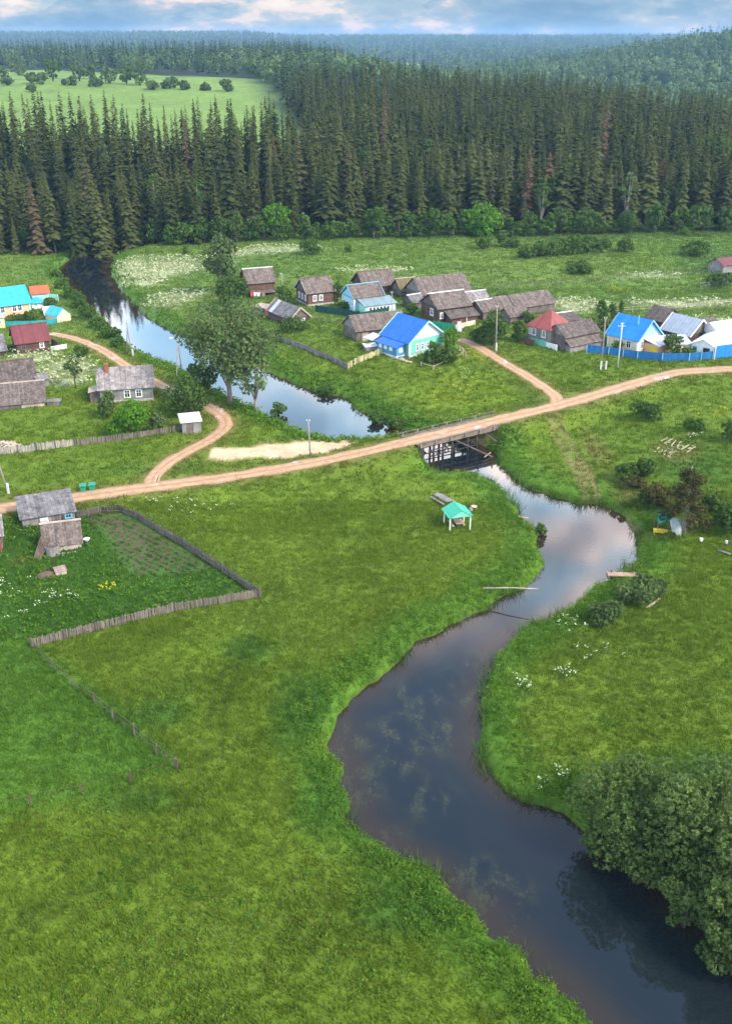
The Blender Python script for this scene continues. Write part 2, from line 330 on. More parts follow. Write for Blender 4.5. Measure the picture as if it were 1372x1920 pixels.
def zone_col(x, y, rsd, rd):
    n1, n2, n3 = fbm(x / 16, y / 16, 21, 4), fbm(x / 4, y / 4, 22, 4), fbm(x / 45, y / 45, 23, 3)
    c = lerp(C(.104, .158, .015)[None] + 0 * x[:, None], C(.140, .208, .020)[None], np.clip(.5 + .55 * n1 + .35 * n2, 0, 1))
    c = lerp(c, C(.072, .140, .016)[None], np.clip(.8 * n3 + .4 * n2, 0, .7))
    gx, gy = np.cos(.5) * x + np.sin(.5) * y, -np.sin(.5) * x + np.cos(.5) * y       # the grass lies in bands
    c = c * (1 + .08 * vn(gx / 9, gy / 1.3, 31))[:, None]
    near = np.where(y < 420)[0]; xn, yn = x[near], y[near]; cn = c[near]; rs, rdn = rsd[near], rd[near]
    cn = lerp(cn, C(.070, .170, .018)[None], (1 - smooth(1.5, 6, rs + 2 * n2[near])) * .65)
    cn = lerp(cn, C(.048, .130, .020)[None], (1 - smooth(-1, 1, sdist(xn, yn, GARD))) * .8)
    cn = lerp(cn, C(.068, .170, .020)[None], (1 - smooth(-1, 2, sdist(xn, yn, PADDOCK))) * .7)
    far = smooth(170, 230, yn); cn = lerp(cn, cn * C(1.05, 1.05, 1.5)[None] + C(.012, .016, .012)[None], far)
    cn = lerp(cn, C(.050, .125, .018)[None], emask(DARK, xn, yn, .8) * .7)
    cn = lerp(cn, C(.44, .46, .25)[None], emask(PALE, xn, yn, .7, 12, 5) * np.clip(.72 + .6 * fbm(xn / 3, yn / 3, 41, 3), 0, 1))
    cn = lerp(cn, C(.24, .26, .02)[None], emask(YEL, xn, yn, .7, 13) * np.clip(.3 + .9 * n2[near], 0, 1))
    cn = lerp(cn, C(.17, .13, .04)[None], emask(BROWN, xn, yn, .7, 14) * .55)
    for P in SOIL:
        k = 1 - smooth(-1.5, .6, sdist(xn, yn, P) + 1.2 * n2[near])
        u = row_u(xn, yn)
        rows = smooth(.25, .75, .5 + .5 * np.sin(u * 2 * np.pi) + .25 * n2[near])
        cn = lerp(cn, lerp(C(.115, .078, .050)[None] + 0 * xn[:, None], C(.05, .10, .02)[None], np.clip(rows * .6 + .5 * row_v(xn, yn) - .15, 0, .9)), k * .9)
    verge = 1 - smooth(-.3, 1.6, rdn + .8 * n2[near]); cn = lerp(cn, C(.20, .15, .06)[None], verge * .75)
    cn = lerp(cn, C(.15, .16, .03)[None], (1 - smooth(0, 5, rdn + 1.5 * n1[near])) * .45)
    dt = np.abs(dist_line(xn, yn, TRAIL) - .75); cn = lerp(cn, C(.24, .17, .08)[None], (1 - smooth(.1, .7, dt + .4 * n2[near])) * .7)
    dt = np.abs(dist_line(xn, yn, TRAIL2) - .7); cn = lerp(cn, C(.055, .09, .018)[None], (1 - smooth(.1, .45, dt + .3 * n2[near])) * .35)
    ks = 1 - smooth(-.35, .35, sdist(xn, yn, SAND) + .6 * n2[near]); cn = lerp(cn, C(.66, .47, .29)[None], ks)
    cn = lerp(cn, C(.045, .034, .020)[None], 1 - smooth(-.55, -.05, rs))               # mud at and under the water line
    c[near] = cn
    fy = smooth(300, 330, y)
    wood = lerp(C(.022, .036, .014)[None] + 0 * x[:, None], C(.03, .045, .018)[None], np.clip(.5 + n2, 0, 1))
    fld = field_mask(x, y) * (1 - .8 * (np.abs(y - 815 - .05 * x - 12 * vn(x / 30, y * 0, 8)) < 7)); wood = lerp(wood, C(.16, .24, .05)[None] * (1 + .25 * n1[:, None]) , fld)
    return lerp(c, wood, fy)
def field_mask(x, y):                         # clearings: the plateau field on the left and small gaps further off
    f = smooth(-30, -60, x + .16 * (y - 520) - 8) * smooth(398, 415, y + .10 * (x + 150)) * (1 - smooth(1000, 1012, y + 1.05 * (x + 300) + 14 * vn(x / 30, y * 0, 4)))
    f = np.maximum(f, 1 - smooth(.8, 1.1, np.hypot((x - 60) / 75, (y - 2150) / 190)))
    f = np.maximum(f, 1 - smooth(.8, 1.1, np.hypot((x - 200) / 26, (y - 2900) / 90)))
    return f
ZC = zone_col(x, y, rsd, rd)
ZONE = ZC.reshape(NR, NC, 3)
gm, t, b = new_mat('ground_cover')
zc = attr(t, 'zone').outputs['Color']; geo = t.nodes.new('ShaderNodeNewGeometry')
na = noise_node(t, geo.outputs['Position'], 1.3, 8, .7); nb_ = noise_node(t, geo.outputs['Position'], .28, 5, .6)
c = mix_node(t, 1.0, zc, ramp_node(t, na, ((.3, .72), (.7, 1.22))), 'MULTIPLY')
c = mix_node(t, 1.0, c, ramp_node(t, nb_, ((.3, .8), (.7, 1.2))), 'MULTIPLY')
t.links.new(c, b.inputs['Base Color']); b.inputs['Roughness'].default_value = .95; b.inputs['Specular IOR Level'].default_value = .1
bp = t.nodes.new('ShaderNodeBump'); bp.inputs['Strength'].default_value = .7; bp.inputs['Distance'].default_value = .25
t.links.new(na, bp.inputs['Height']); t.links.new(bp.outputs[0], b.inputs['Normal'])
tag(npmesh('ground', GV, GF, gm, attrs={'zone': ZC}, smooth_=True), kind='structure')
# ------------------------------------------------------------------ water
wx, wy = np.meshgrid(np.arange(-175, 85, 1.0), np.arange(21, 345, 1.0)); sh = wx.shape
ws = grid(RSD, wx.ravel(), wy.ravel()).reshape(sh)
wi = np.arange(wx.size).reshape(sh); keep = (ws[:-1, :-1] < 2.5) | (ws[1:, 1:] < 2.5)
wf = np.stack([wi[:-1, :-1], wi[:-1, 1:], wi[1:, 1:], wi[1:, :-1]], -1)[keep]
used = np.unique(wf); rem = np.full(wx.size, -1); rem[used] = np.arange(len(used)); wf = rem[wf]
WX, WY = wx.ravel()[used], wy.ravel()[used]
WEED = [ell(*e) for e in [(680,1475,55,60,WZ),(740,1400,70,60,WZ),(810,1360,80,60,WZ),(800,1500,70,50,WZ),(770,1310,60,40,WZ),(860,1300,60,40,WZ),(700,1580,60,40,WZ),(850,1640,90,40,WZ),(940,1690,80,60,WZ),(660,1400,30,50,WZ),(900,1250,50,30,WZ)]]
weed = emask(WEED, WX, WY, .9, 51, 3) 
deep = smooth(-.5, -4.0, ws.ravel()[used])
wm, t, b = new_mat('river_water')
geo = t.nodes.new('ShaderNodeNewGeometry'); mpn = t.nodes.new('ShaderNodeMapping'); mpn.inputs['Scale'].default_value = (1.0, .55, 1); mpn.inputs['Rotation'].default_value = (0, 0, .35)
t.links.new(geo.outputs['Position'], mpn.inputs[0])
wn = noise_node(t, mpn.outputs[0], .75, 8, .72); wn2 = noise_node(t, mpn.outputs[0], 4.0, 5, .7)
wk = math_node(t, 'MULTIPLY', attr(t, 'weed').outputs['Fac'], ramp_node(t, wn, ((.48, 0.0), (.60, 1.0))))
wk = math_node(t, 'MULTIPLY', wk, ramp_node(t, wn2, ((.35, .25), (.62, 1.0))))
bed = mix_node(t, attr(t, 'deep').outputs['Fac'], (.036, .024, .012), (.010, .015, .018))
t.links.new(mix_node(t, wk, bed, (.055, .060, .024)), b.inputs['Base Color'])
b.inputs['Roughness'].default_value = .02; b.inputs['IOR'].default_value = 1.62
bp = t.nodes.new('ShaderNodeBump'); bp.inputs['Strength'].default_value = .05; bp.inputs['Distance'].default_value = .05
t.links.new(noise_node(t, geo.outputs['Position'], 2.2, 4, .6), bp.inputs['Height']); t.links.new(bp.outputs[0], b.inputs['Normal'])
tag(npmesh('river_water', np.stack([WX, WY, 0 * WX + WZ], -1), wf, wm, attrs={'weed': weed, 'deep': deep}, smooth_=True), kind='structure')
# ------------------------------------------------------------------ dirt roads
rm, t, b = new_mat('dirt_road')
ac = attr(t, 'across').outputs['Fac']; geo = t.nodes.new('ShaderNodeNewGeometry'); rn = noise_node(t, geo.outputs['Position'], 1.1, 7, .65); rn2 = noise_node(t, geo.outputs['Position'], .22, 4, .6)
rut = ramp_node(t, ac, ((0, 0.0), (.18, 1.0), (.38, 1.0), (.5, .35), (.62, 1.0), (.82, 1.0), (1, 0.0)))
c = mix_node(t, math_node(t, 'MULTIPLY', rut, ramp_node(t, rn, ((.3, .3), (.6, 1.0)))), (.27, .155, .075), (.53, .315, .175))
c = mix_node(t, ramp_node(t, rn2, ((.60, 0.0), (.68, .6))), c, (.40, .30, .25))
t.links.new(c, b.inputs['Base Color']); t.links.new(ramp_node(t, rn2, ((.60, .92), (.66, .12))), b.inputs['Roughness'])
bp = t.nodes.new('ShaderNodeBump'); bp.inputs['Distance'].default_value = .05; t.links.new(rn, bp.inputs['Height']); t.links.new(bp.outputs[0], b.inputs['Normal'])
for nm, P, hw in ROADS:
    n = int(np.hypot(*np.diff(P[:, :2], axis=0).T).sum() / .6)
    s = np.concatenate([[0], np.cumsum(np.hypot(*np.diff(P[:, :2], axis=0).T))]); q = np.linspace(0, s[-1], n)
    X, Y, Z = (np.interp(q, s, P[:, k]) for k in range(3)); tx, ty = np.gradient(X), np.gradient(Y); ln = np.hypot(tx, ty); nx, ny = -ty / ln, tx / ln
    V, A = [], []
    for k in range(9):
        e = (k / 8 - .5) * 2; off = hw * e * (1 + (.26 * vn(q / 2.2, q * 0 + k // 8, 61 + k // 8) if k in (0, 8) else 0))
        V.append(np.stack([X + nx * off, Y + ny * off, Z + (.07 if nm == 'main' else .05) - .05 * (abs(e) > .95) - .03 * (abs(abs(e) - .5) < .15)], -1)); A.append(np.full(n, k / 8))
    V = np.stack(V, 1).reshape(-1, 3); A = np.stack(A, 1).ravel(); I = np.arange(n * 9).reshape(n, 9)
    tag(npmesh('dirt_road' if nm == 'main' else 'dirt_lane', V, np.stack([I[:-1, :-1], I[:-1, 1:], I[1:, 1:], I[1:, :-1]], -1).reshape(-1, 4), rm, attrs={'across': A}, smooth_=True), kind='structure')
# ------------------------------------------------------------------ building materials
LOG = planks('dark_logs', (.085, .050, .034), (.15, .092, .065), .26, .9, .45)
LOGR = planks('red_brown_logs', (.125, .062, .045), (.19, .10, .075), .26, .9, .4)
GRW = planks('grey_boards', (.20, .18, .165), (.34, .31, .28), .22, .9, .4)
GBW = planks('grey_brown_boards', (.13, .10, .082), (.23, .185, .155), .22, .9, .45)
PALEW = planks('pale_new_boards', (.42, .32, .25), (.58, .46, .37), .25, .85, .3)
ROOFB = planks('brown_board_roof', (.105, .076, .062), (.235, .18, .15), .34, .9, .5, (.30, .245, .21))
ROOFD = planks('dark_board_roof', (.085, .062, .052), (.175, .135, .115), .34, .9, .5, (.25, .21, .185))
ROOFG = planks('grey_shingle_roof', (.12, .105, .105), (.29, .26, .255), .5, .9, .55, (.34, .31, .30))
ROOFS = planks('weathered_slate_roof', (.20, .165, .15), (.36, .31, .285), .9, .85, .5, (.50, .45, .42))
ROOFP = planks('pale_tin_roof', (.44, .45, .48), (.62, .63, .66), 1.0, .5, .2)
ROOFW = planks('white_roof_sheets', (.72, .72, .74), (.84, .84, .86), 1.0, .55, .12)
def tin(name, c, w=.55, v=.16): return planks(name, tuple(k * (1 - v) for k in c), tuple(min(1, k * (1 + v)) for k in c), w, .5, .15, None, .4)
TURQ = tin('turquoise_tin', (.045, .40, .52)); BLUE = tin('blue_tin', (.018, .135, .62)); BLUE2 = tin('azure_tin', (.022, .20, .64))
MAROON = tin('maroon_tin', (.17, .045, .045), .3, .3); REDT = tin('red_tin', (.27, .065, .05), .45, .3); ORANGE = tin('orange_tin', (.50, .13, .06), .4); GRTIN = tin('grey_green_tin', (.22, .29, .30), .6)
GREYT = tin('grey_tin', (.34, .37, .42), .8, .08); OLIVE = planks('olive_board_roof', (.15, .11, .05), (.22, .165, .085), .4, .9, .3)
PEACH = paint('peach_plaster', (.74, .44, .25)); MINT = paint('mint_paint', (.38, .72, .58)); WHITE = paint('white_paint', (.78, .77, .74)); CREAM = paint('cream_plaster', (.76, .60, .38)); CREAMY = paint('yellow_plaster', (.72, .56, .24))
LBLUE = planks('light_blue_boards', (.28, .58, .70), (.36, .66, .76), .3, .8, .15); DBLUE = planks('blue_boards', (.07, .25, .42), (.12, .33, .52), .25, .75, .25); TEAL = planks('teal_fence_boards', (.02, .26, .30), (.03, .33, .36), .3, .6, .15)
NAVY = planks('blue_fence_sheets', (.012, .10, .27), (.02, .15, .36), .3, .55, .2); GREENP = planks('dark_green_fence_sheets', (.008, .062, .048), (.012, .085, .06), .3, .6, .2); GREENB = paint('bright_green_paint', (.02, .30, .16)); SEA = paint('sea_green_paint', (.16, .50, .36)); SKYB = paint('sky_blue_paint', (.20, .42, .54)); YELLOW = paint('yellow_paint', (.75, .50, .03))
STONE = paint('pale_stone', (.42, .39, .36), .9, .4); BRICK = paint('red_brick', (.32, .09, .055), .9, .3); DARKM = paint('dark_metal', (.05, .05, .055), .6); CONC = paint('concrete', (.55, .53, .49), .9)
GLASS, t, b = new_mat('window_glass'); b.inputs['Base Color'].default_value = (.02, .024, .03, 1); b.inputs['Roughness'].default_value = .08
# ------------------------------------------------------------------ building kit
def slab(mb, P, th, along):                   # a roof plane given by its outline, with thickness
    n = len(P); P = [Vector(p) for p in P]; nr = (P[1] - P[0]).cross(P[2] - P[0]).normalized()
    if nr.z < 0: P = P[::-1]; along = along[::-1]; nr = (P[1] - P[0]).cross(P[2] - P[0]).normalized()
    v = P + [p - nr * th for p in P]
    f = [tuple(range(n)), tuple(range(2 * n - 1, n - 1, -1))] + [(i, i + n, (i + 1) % n + n, (i + 1) % n) for i in range(n)]
    mb.add(v, f, list(along) + list(along))
def house(label, A, B, d, wh, rh, ridge='x', wall=LOG, roof=ROOFB, ov=.4, win=(), ridgecap=None, chim=None, corner=None, gable=None, barge=None, base=None, frieze=None, doors=(), cat='house', name='log_house', wind='z', eave=None, rdrop=0.0, wmat=WHITE):
    a, b = G(*A), G(*B); z = min(a.z, b.z); e = Vector((b.x - a.x, b.y - a.y, 0)); Lh = e.length; rz = math.atan2(e.y, e.x)
    o = empty(name, (a.x, a.y, z), rz, label, cat); ax = None if wind == 'v' else 2
    def W_(x0, x1, y0, y1, z0, z1): return MB().box(x0, x1, y0, y1, z0, z1, ax)
    # walls
    m = MB(); lo = -.9
    if ridge in 'xy':
        if ridge == 'x': prof = [(0, 0, lo), (0, d, lo), (0, d, wh), (0, d / 2, wh + rh), (0, 0, wh)]; ex = Vector((Lh, 0, 0))
        else: prof = [(0, 0, lo), (Lh, 0, lo), (Lh, 0, wh), (Lh / 2, 0, wh + rh), (0, 0, wh)]; ex = Vector((0, d, 0))
        v = [Vector(p) for p in prof] + [Vector(p) + ex for p in prof]; v = [p - Vector((0, 0, .06)) if p.z > 0 else p for p in v]
        f = [(0, 1, 2, 3, 4), (9, 8, 7, 6, 5), (0, 4, 9, 5), (1, 6, 7, 2), (2, 7, 8, 3), (3, 8, 9, 4)]
        m.add(v, f, [p.z if ax == 2 else p.x + p.y for p in v])
    else:
        zb = wh + (rh if ridge == 'm' else 0)
        v = [(0, 0, lo), (Lh, 0, lo), (Lh, d, lo), (0, d, lo), (0, 0, wh - .06), (Lh, 0, wh - .06), (Lh, d, zb - .06), (0, d, zb - .06)]
        m.add(v, [(0, 1, 5, 4), (1, 2, 6, 5), (2, 3, 7, 6), (3, 0, 4, 7), (4, 5, 6, 7)], [p[2] if ax == 2 else p[0] + p[1] for p in v])
    m.build('wall', wall, o)
    # roof
    r = MB(); th = .10
    if ridge == 'x':
        sl = rh / (d / 2); q = ov * sl
        for s in (0, 1):
            y0, y1 = (-ov, d / 2) if s == 0 else (d + ov, d / 2)
            slab(r, [(-ov, y0, wh - q + .08), (Lh + ov, y0, wh - q + .08), (Lh + ov, y1, wh + rh + .08), (-ov, y1, wh + rh + .08)], th, [-ov, Lh + ov, Lh + ov, -ov])
    elif ridge == 'y':
        sl = rh / (Lh / 2); q = ov * sl
        for s in (0, 1):
            x0, x1 = (-ov, Lh / 2) if s == 0 else (Lh + ov, Lh / 2)
            slab(r, [(x0, -ov, wh - q + .08), (x1, -ov, wh + rh + .08), (x1, d + ov, wh + rh + .08), (x0, d + ov, wh - q + .08)], th, [-ov, -ov, d + ov, d + ov])
    elif ridge == 'h':
        c0, c1 = (Lh * .5 - max(0, Lh - d) / 2 - .3, Lh * .5 + max(0, Lh - d) / 2 + .3); k = [(-ov, -ov), (Lh + ov, -ov), (Lh + ov, d + ov), (-ov, d + ov)]; zt, ze = wh + rh, wh - .25
        slab(r, [(*k[0], ze), (*k[1], ze), (c1, d / 2, zt), (c0, d / 2, zt)], th, [k[0][0], k[1][0], c1, c0]); slab(r, [(*k[2], ze), (*k[3], ze), (c0, d / 2, zt), (c1, d / 2, zt)], th, [k[2][0], k[3][0], c0, c1])
        slab(r, [(*k[1], ze), (*k[2], ze), (c1, d / 2, zt)], th, [k[1][1], k[2][1], d / 2]); slab(r, [(*k[3], ze), (*k[0], ze), (c0, d / 2, zt)], th, [k[3][1], k[0][1], d / 2])
    else:
        sl = rh / d; slab(r, [(-ov, -ov, wh - ov * sl + .08), (Lh + ov, -ov, wh - ov * sl + .08), (Lh + ov, d + ov * .5, wh + rh + ov * .5 * sl + .08), (-ov, d + ov * .5, wh + rh + ov * .5 * sl + .08)], th, [-ov, Lh + ov, Lh + ov, -ov])
    ro = r.build('roof', roof, o)
    if ridgecap:
        m = MB(); zt = wh + rh + .14
        if ridge == 'x': m.box(-ov - .1, Lh + ov + .1, d / 2 - .18, d / 2 + .18, zt - .06, zt + .06)
        elif ridge == 'y': m.box(Lh / 2 - .18, Lh / 2 + .18, -ov - .1, d + ov + .1, zt - .06, zt + .06)
        else: m.box(-ov, Lh + ov, d - .1, d + .25, zt - .1, zt + .05)
        m.build('ridge_board', ridgecap, ro)
    if barge:
        for s in (0, 1):
            m = MB()
            if ridge == 'x':
                X = -ov - .04 if s == 0 else Lh + ov + .04; q = ov * rh / (d / 2)
                for y in (-ov, d + ov): m.bar((X, y, wh - q + .05), (X, d / 2, wh + rh + .05), .08, .28)
            else:
                Y = -ov - .04 if s == 0 else d + ov + .04; q = ov * rh / (Lh / 2)
                for X in (-ov, Lh + ov): m.bar((X, Y, wh - q + .05), (Lh / 2, Y, wh + rh + .05), .08, .28)
            m.build('barge_board', barge, ro)
    if chim:
        u, v, mt = chim[:3]; hh = wh + rh * (1 - abs(v - .5) * 2 if ridge in 'xh' else 1 - abs(u - .5) * 2); w = chim[3] if len(chim) > 3 else .28
        m = MB().box(Lh * u - w, Lh * u + w, d * v - w, d * v + w, hh - .6, wh + rh + .75)
        if w > .2: m.box(Lh * u - w - .07, Lh * u + w + .07, d * v - w - .07, d * v + w + .07, wh + rh + .75, wh + rh + .88)
        m.build('chimney', mt, ro)
    if corner:
        for X in (0, Lh):
            for Y in (0, d): MB().box(X - .16, X + .16, Y - .16, Y + .16, lo, wh - .05).build('corner_post', corner, o)
    if base:
        MB().box(-.07, Lh + .07, -.07, d + .07, lo, .45).build('foundation', base, o)
    if frieze: MB().box(-.05, Lh + .05, -.05, d + .05, wh - .55, wh - .12).build('frieze', frieze, o)
    if gable:
        for s in (0, 1):
            if ridge == 'x': X = -.05 if s == 0 else Lh + .05; v = [(X, .1, wh), (X, d - .1, wh), (X, d / 2, wh + rh - .15)]
            else: Y = -.05 if s == 0 else d + .05; v = [(.1, Y, wh), (Lh - .1, Y, wh), (Lh / 2, Y, wh + rh - .15)]
            c = Vector((.04, 0, 0)) if ridge == 'x' else Vector((0, .04, 0)); vv = [Vector(p) - c for p in v] + [Vector(p) + c for p in v]
            MB().add(vv, [(0, 1, 2), (5, 4, 3), (0, 3, 4, 1), (1, 4, 5, 2), (2, 5, 3, 0)], [p.x + p.y for p in vv]).build('gable_panel', gable, o)
    def opening(side, u, zc, w, h, kind, mat, pane):
        T = {'f': ((u, 0), (1, 0), (0, -1)), 'b': ((u, d), (-1, 0), (0, 1)), 'l': ((0, u), (0, 1), (-1, 0)), 'r': ((Lh, u), (0, 1), (1, 0))}[side]
        c, tx, nx = Vector((*T[0], zc)), Vector((*T[1], 0)), Vector((*T[2], 0)); up = Vector((0, 0, 1))
        if side in 'fb' and u < 0: c.x = Lh + u
        if side in 'lr' and u < 0: c.y = d + u
        m = MB(); fw = .17 if kind == 'window' else .07
        def piece(x0, x1, z0, z1, n0, n1): 
            v = [c + tx * X + up * Z + nx * Nn for Nn in (n0, n1) for Z in (z0, z1) for X in (x0, x1)]
            m.add(v, [(0, 2, 3, 1), (4, 5, 7, 6), (0, 1, 5, 4), (2, 6, 7, 3), (0, 4, 6, 2), (1, 3, 7, 5)])
        w2, h2 = w / 2, h / 2
        piece(-w2 - fw, -w2, -h2, h2, 0, .10); piece(w2, w2 + fw, -h2, h2, 0, .10); piece(-w2 - fw, w2 + fw, h2, h2 + fw, 0, .11); piece(-w2 - fw * 1.2, w2 + fw * 1.2, -h2 - fw, -h2, 0, .15)
        if kind == 'window': piece(-.035, .035, -h2, h2, 0, .08); piece(-w2, w2, h2 * .25, h2 * .25 + .06, 0, .08)
        fo = m.build(kind, mat, o)
        m = MB(); piece(-w2, w2, -h2, h2, .0, .04); m.build('pane' if kind == 'window' else 'door_leaf', pane, fo)
    for wn_ in win: opening(wn_[0], wn_[1], wn_[2], wn_[3], wn_[4], 'window', wn_[5] if len(wn_) > 5 else wmat, GLASS)
    for dr in doors: opening(dr[0], dr[1], dr[2], dr[3], dr[4], 'door', dr[5], dr[6])
    o['size'] = (Lh, d, wh, rh); return o
def sub(o, name, mat, fn): m = MB(); fn(m); return m.build(name, mat, o)
# ------------------------------------------------------------------ village on the left bank
o = house('long peach house with turquoise roof and mint corners above the river bend', (-66,606), (59,590), 8, 3.0, 3.0, 'x', PEACH, TURQ, .5, [('f', -6.1, 1.9, .75, 1.2), ('f', -3.5, 1.9, .75, 1.2), ('f', -2.3, 1.9, .75, 1.2), ('f', -9.5, 1.9, .75, 1.2)], None, (.60, .35, DARKM, .14), MINT, None, TURQ, BRICK, name='plastered_house')
house('low shed with bright orange roof behind the turquoise roofed house', (62,562), (93,560), 4.5, 1.5, 1.3, 'x', MINT, ORANGE, .35, cat='shed', name='garden_shed')
house('little white outbuilding with low turquoise hipped roof beside the peach house', (61,580), (83,578), 3.5, 1.6, .8, 'h', WHITE, TURQ, .35, [('f', 1.0, 1.0, .4, .4)], cat='shed', name='garden_shed')
house('plain white shed with flat roof beside the cream gabled shed', (83,592), (104,590), 2.5, 1.3, .15, 'm', WHITE, ROOFW, .15, cat='shed', name='garden_shed')
house('small cream gabled shed with turquoise roof at the end of a teal fence', (109,606), (134,601), 4.2, 1.6, 1.5, 'y', CREAM, TURQ, .15, cat='shed', name='garden_shed')
house('yellow lean-to shed with grey tin roof in front of the peach house', (-22,618), (11,614), 3.5, 2.2, .5, 'm', CREAMY, GREYT, .25, [('f', -1.0, 1.3, .5, .5)], cat='shed', name='garden_shed')
o = house('dark log house with maroon tin roof and one white window', (34,664), (95,657), 6.5, 2.3, 2.6, 'x', LOG, MAROON, .4, [('f', -1.5, 1.35, .55, .95), ('f', 1.3, 1.3, .55, .8, GBW)], OLIVE, None, None, GBW)
house('dark shed with weathered grey roof next to the maroon roofed house', (-48,674), (13,666), 6, 1.2, 2.4, 'x', LOG, ROOFG, .4, cat='shed', name='log_shed')
house('dark brown barn with long board roof behind the low plank barn', (-40,736), (68,724), 7, 1.6, 2.6, 'x', LOG, ROOFD, .4, ridgecap=OLIVE, cat='barn', name='log_barn')
house('low plank barn with brown sloping roof and pale boarded end', (-30,774), (86,761), 5.5, 1.0, 2.0, 'm', GBW, ROOFB, .3, ridgecap=PALEW, doors=[('f', -2.0, .35, 3.6, .75, PALEW, PALEW)], cat='barn', name='plank_barn')
house('tiny grey lean-to hut leaning on the dark brown barn', (72,728), (93,725), 2.5, 1.5, .4, 'm', GRW, GRW, .2, cat='shed', name='plank_shed')
o = house('old log house faced with grey boards, patchy slate roof and three white windows', (190,757), (288,750), 6.8, 2.7, 2.6, 'x', GRW, ROOFS, .45, [('f', -2.35, 1.45, .75, 1.1), ('f', -4.3, 1.45, .75, 1.1), ('f', -7.3, 1.45, .75, 1.1)], None, (.16, .40, BRICK), None, GBW, None, STONE, SKYB, wind='v')
sub(o, 'porch', GBW, lambda m: m.box(-1.7, -.05, .8, 3.2, -.5, 2.0)); sub(o, 'porch_roof', PALEW, lambda m: slab(m, [(-2.0, .5, 1.95), (0, .5, 2.35), (0, 3.5, 2.35), (-2.0, 3.5, 1.95)], .08, [0, 1, 1, 0]))
house('small leaning grey board shed with white roof beside the bend of the lane', (343,814), (378,811), 3.0, 2.0, .35, 'm', GRW, WHITE, .25, wind='v', doors=[('f', 1.2, .9, .9, 1.7, GBW, GBW)], cat='shed', name='plank_shed')
# farmstead by the road
o = house('long low shed with grey shingle roof along the road', (44,990), (142,975), 4.6, 1.35, 1.1, 'm', GRW, ROOFG, .3, [('f', -.8, .85, .6, .5, SKYB)], wind='v', cat='shed', name='plank_shed')
sub(o, 'door', GBW, lambda m: m.box(3.6, 4.6, -.05, 0, -.2, 1.2)); sub(o, 'door_post', GBW, lambda m: m.box(5.0, 5.15, -.3, -.1, -.4, 1.1))
o = house('small cabin with steep brown board roof and pinkish plank wall', (86,1038), (154,1027), 4.4, 1.0, 1.9, 'x', PALEW, ROOFB, .25, ridgecap=PALEW, chim=(.62, .62, DARKM, .09), gable=GBW, cat='cabin', name='garden_cabin')
Lh = o['size'][0]; sub(o, 'roof_pole', GBW, lambda m: m.bar((Lh * .62, 2.2, 3.05), (Lh * .66, -.4, .75), .09))
sub(o, 'threshold', STONE, lambda m: [m.box(k * .62 + 1.3, k * .62 + 1.75, -.9, -.55, -.4, .12) for k in range(5)])
house('corner of a dark board house with reddish porch at the picture edge', (-50,1040), (7,1032), 4.5, 2.3, 1.6, 'x', GBW, ROOFS, .4, doors=[('f', -.6, .8, .8, 1.5, REDT, REDT)], name='plank_house')
# ------------------------------------------------------------------ village on the right bank
o = house('brown log house with white ridge board and laundry under its porch roof', (467,557), (516,551), 6.5, 3.3, 2.4, 'x', LOGR, ROOFB, .45, ridgecap=WHITE, barge=OLIVE)
sub(o, 'porch_roof', ROOFB, lambda m: slab(m, [(.1, -1.4, 1.0), (6.2, -1.4, 1.0), (6.2, -.02, 1.4), (.1, -.02, 1.4)], .08, [0, 6, 6, 0])); sub(o, 'porch_post', GBW, lambda m: m.box(.3, .42, -1.3, -1.18, -.6, 1.0)); sub(o, 'porch_post', GBW, lambda m: m.box(5.8, 5.92, -1.3, -1.18, -.6, 1.0))
house('brown log house with pale windows beside the dark green fence', (578,575), (625,569), 6.5, 3.1, 2.5, 'x', LOGR, ROOFB, .45, [('f', 1.6, 1.7, .6, 1.0), ('f', 3.1, 1.7, .6, 1.0), ('l', 1.4, 1.7, .5, 1.0), ('l', 3.1, 1.7, .5, 1.0), ('l', 4.8, 1.7, .5, 1.0)], ridgecap=OLIVE, gable=GBW, barge=PALEW, base=STONE)
o = house('little grey log cottage with half tin half board roof and two white gable windows', (503,598), (545,610), 4.6, 2.1, 2.0, 'x', LOG, ROOFG, .35, [('r', 1.4, 1.15, .55, .95), ('r', 3.0, 1.15, .55, .95), ('f', -2.3, 1.2, .6, .9, SKYB)], gable=GBW, barge=PALEW)
sub(o, 'tin_sheet', ROOFP, lambda m: slab(m, [(.9, -.38, 1.99), (2.3, -.38, 1.99), (2.3, 2.2, 4.14), (.9, 2.2, 4.14)], .03, [0, 1.4, 1.4, 0]))
house('open woodshed with pale flat roof and orange door beside the grey cottage', (476,590), (506,592), 2.6, 1.8, .2, 'm', GBW, PALEW, .25, doors=[('f', -.75, .75, .8, 1.5, ORANGE, ORANGE)], cat='shed', name='plank_shed')
o = house('light blue log house with brown roof and blue trimmed gable', (664,585), (717,578), 5.6, 3.2, 2.0, 'x', LBLUE, ROOFB, .45, [('l', 1.2, 1.6, .45, .9), ('l', 2.8, 1.6, .45, .9), ('l', 4.4, 1.6, .45, .9)], SKYB, None, WHITE, LBLUE, SKYB, None, SKYB)
Lh = o['size'][0]
an = o; sub(an, 'annex_wall', MINT, lambda m: m.box(.9, Lh + 1.3, -3.6, -.03, -.9, 1.9)); sub(an, 'annex_roof', GRTIN, lambda m: slab(m, [(.5, -4.0, 1.95), (Lh + 1.6, -4.0, 1.95), (Lh + 1.6, -.1, 2.85), (.5, -.1, 2.85)], .1, [0, 7, 7, 0]))
sub(an, 'glazed_wall', WHITE, lambda m: m.box(1.3, Lh + 1.0, -3.68, -3.6, .7, 1.7))
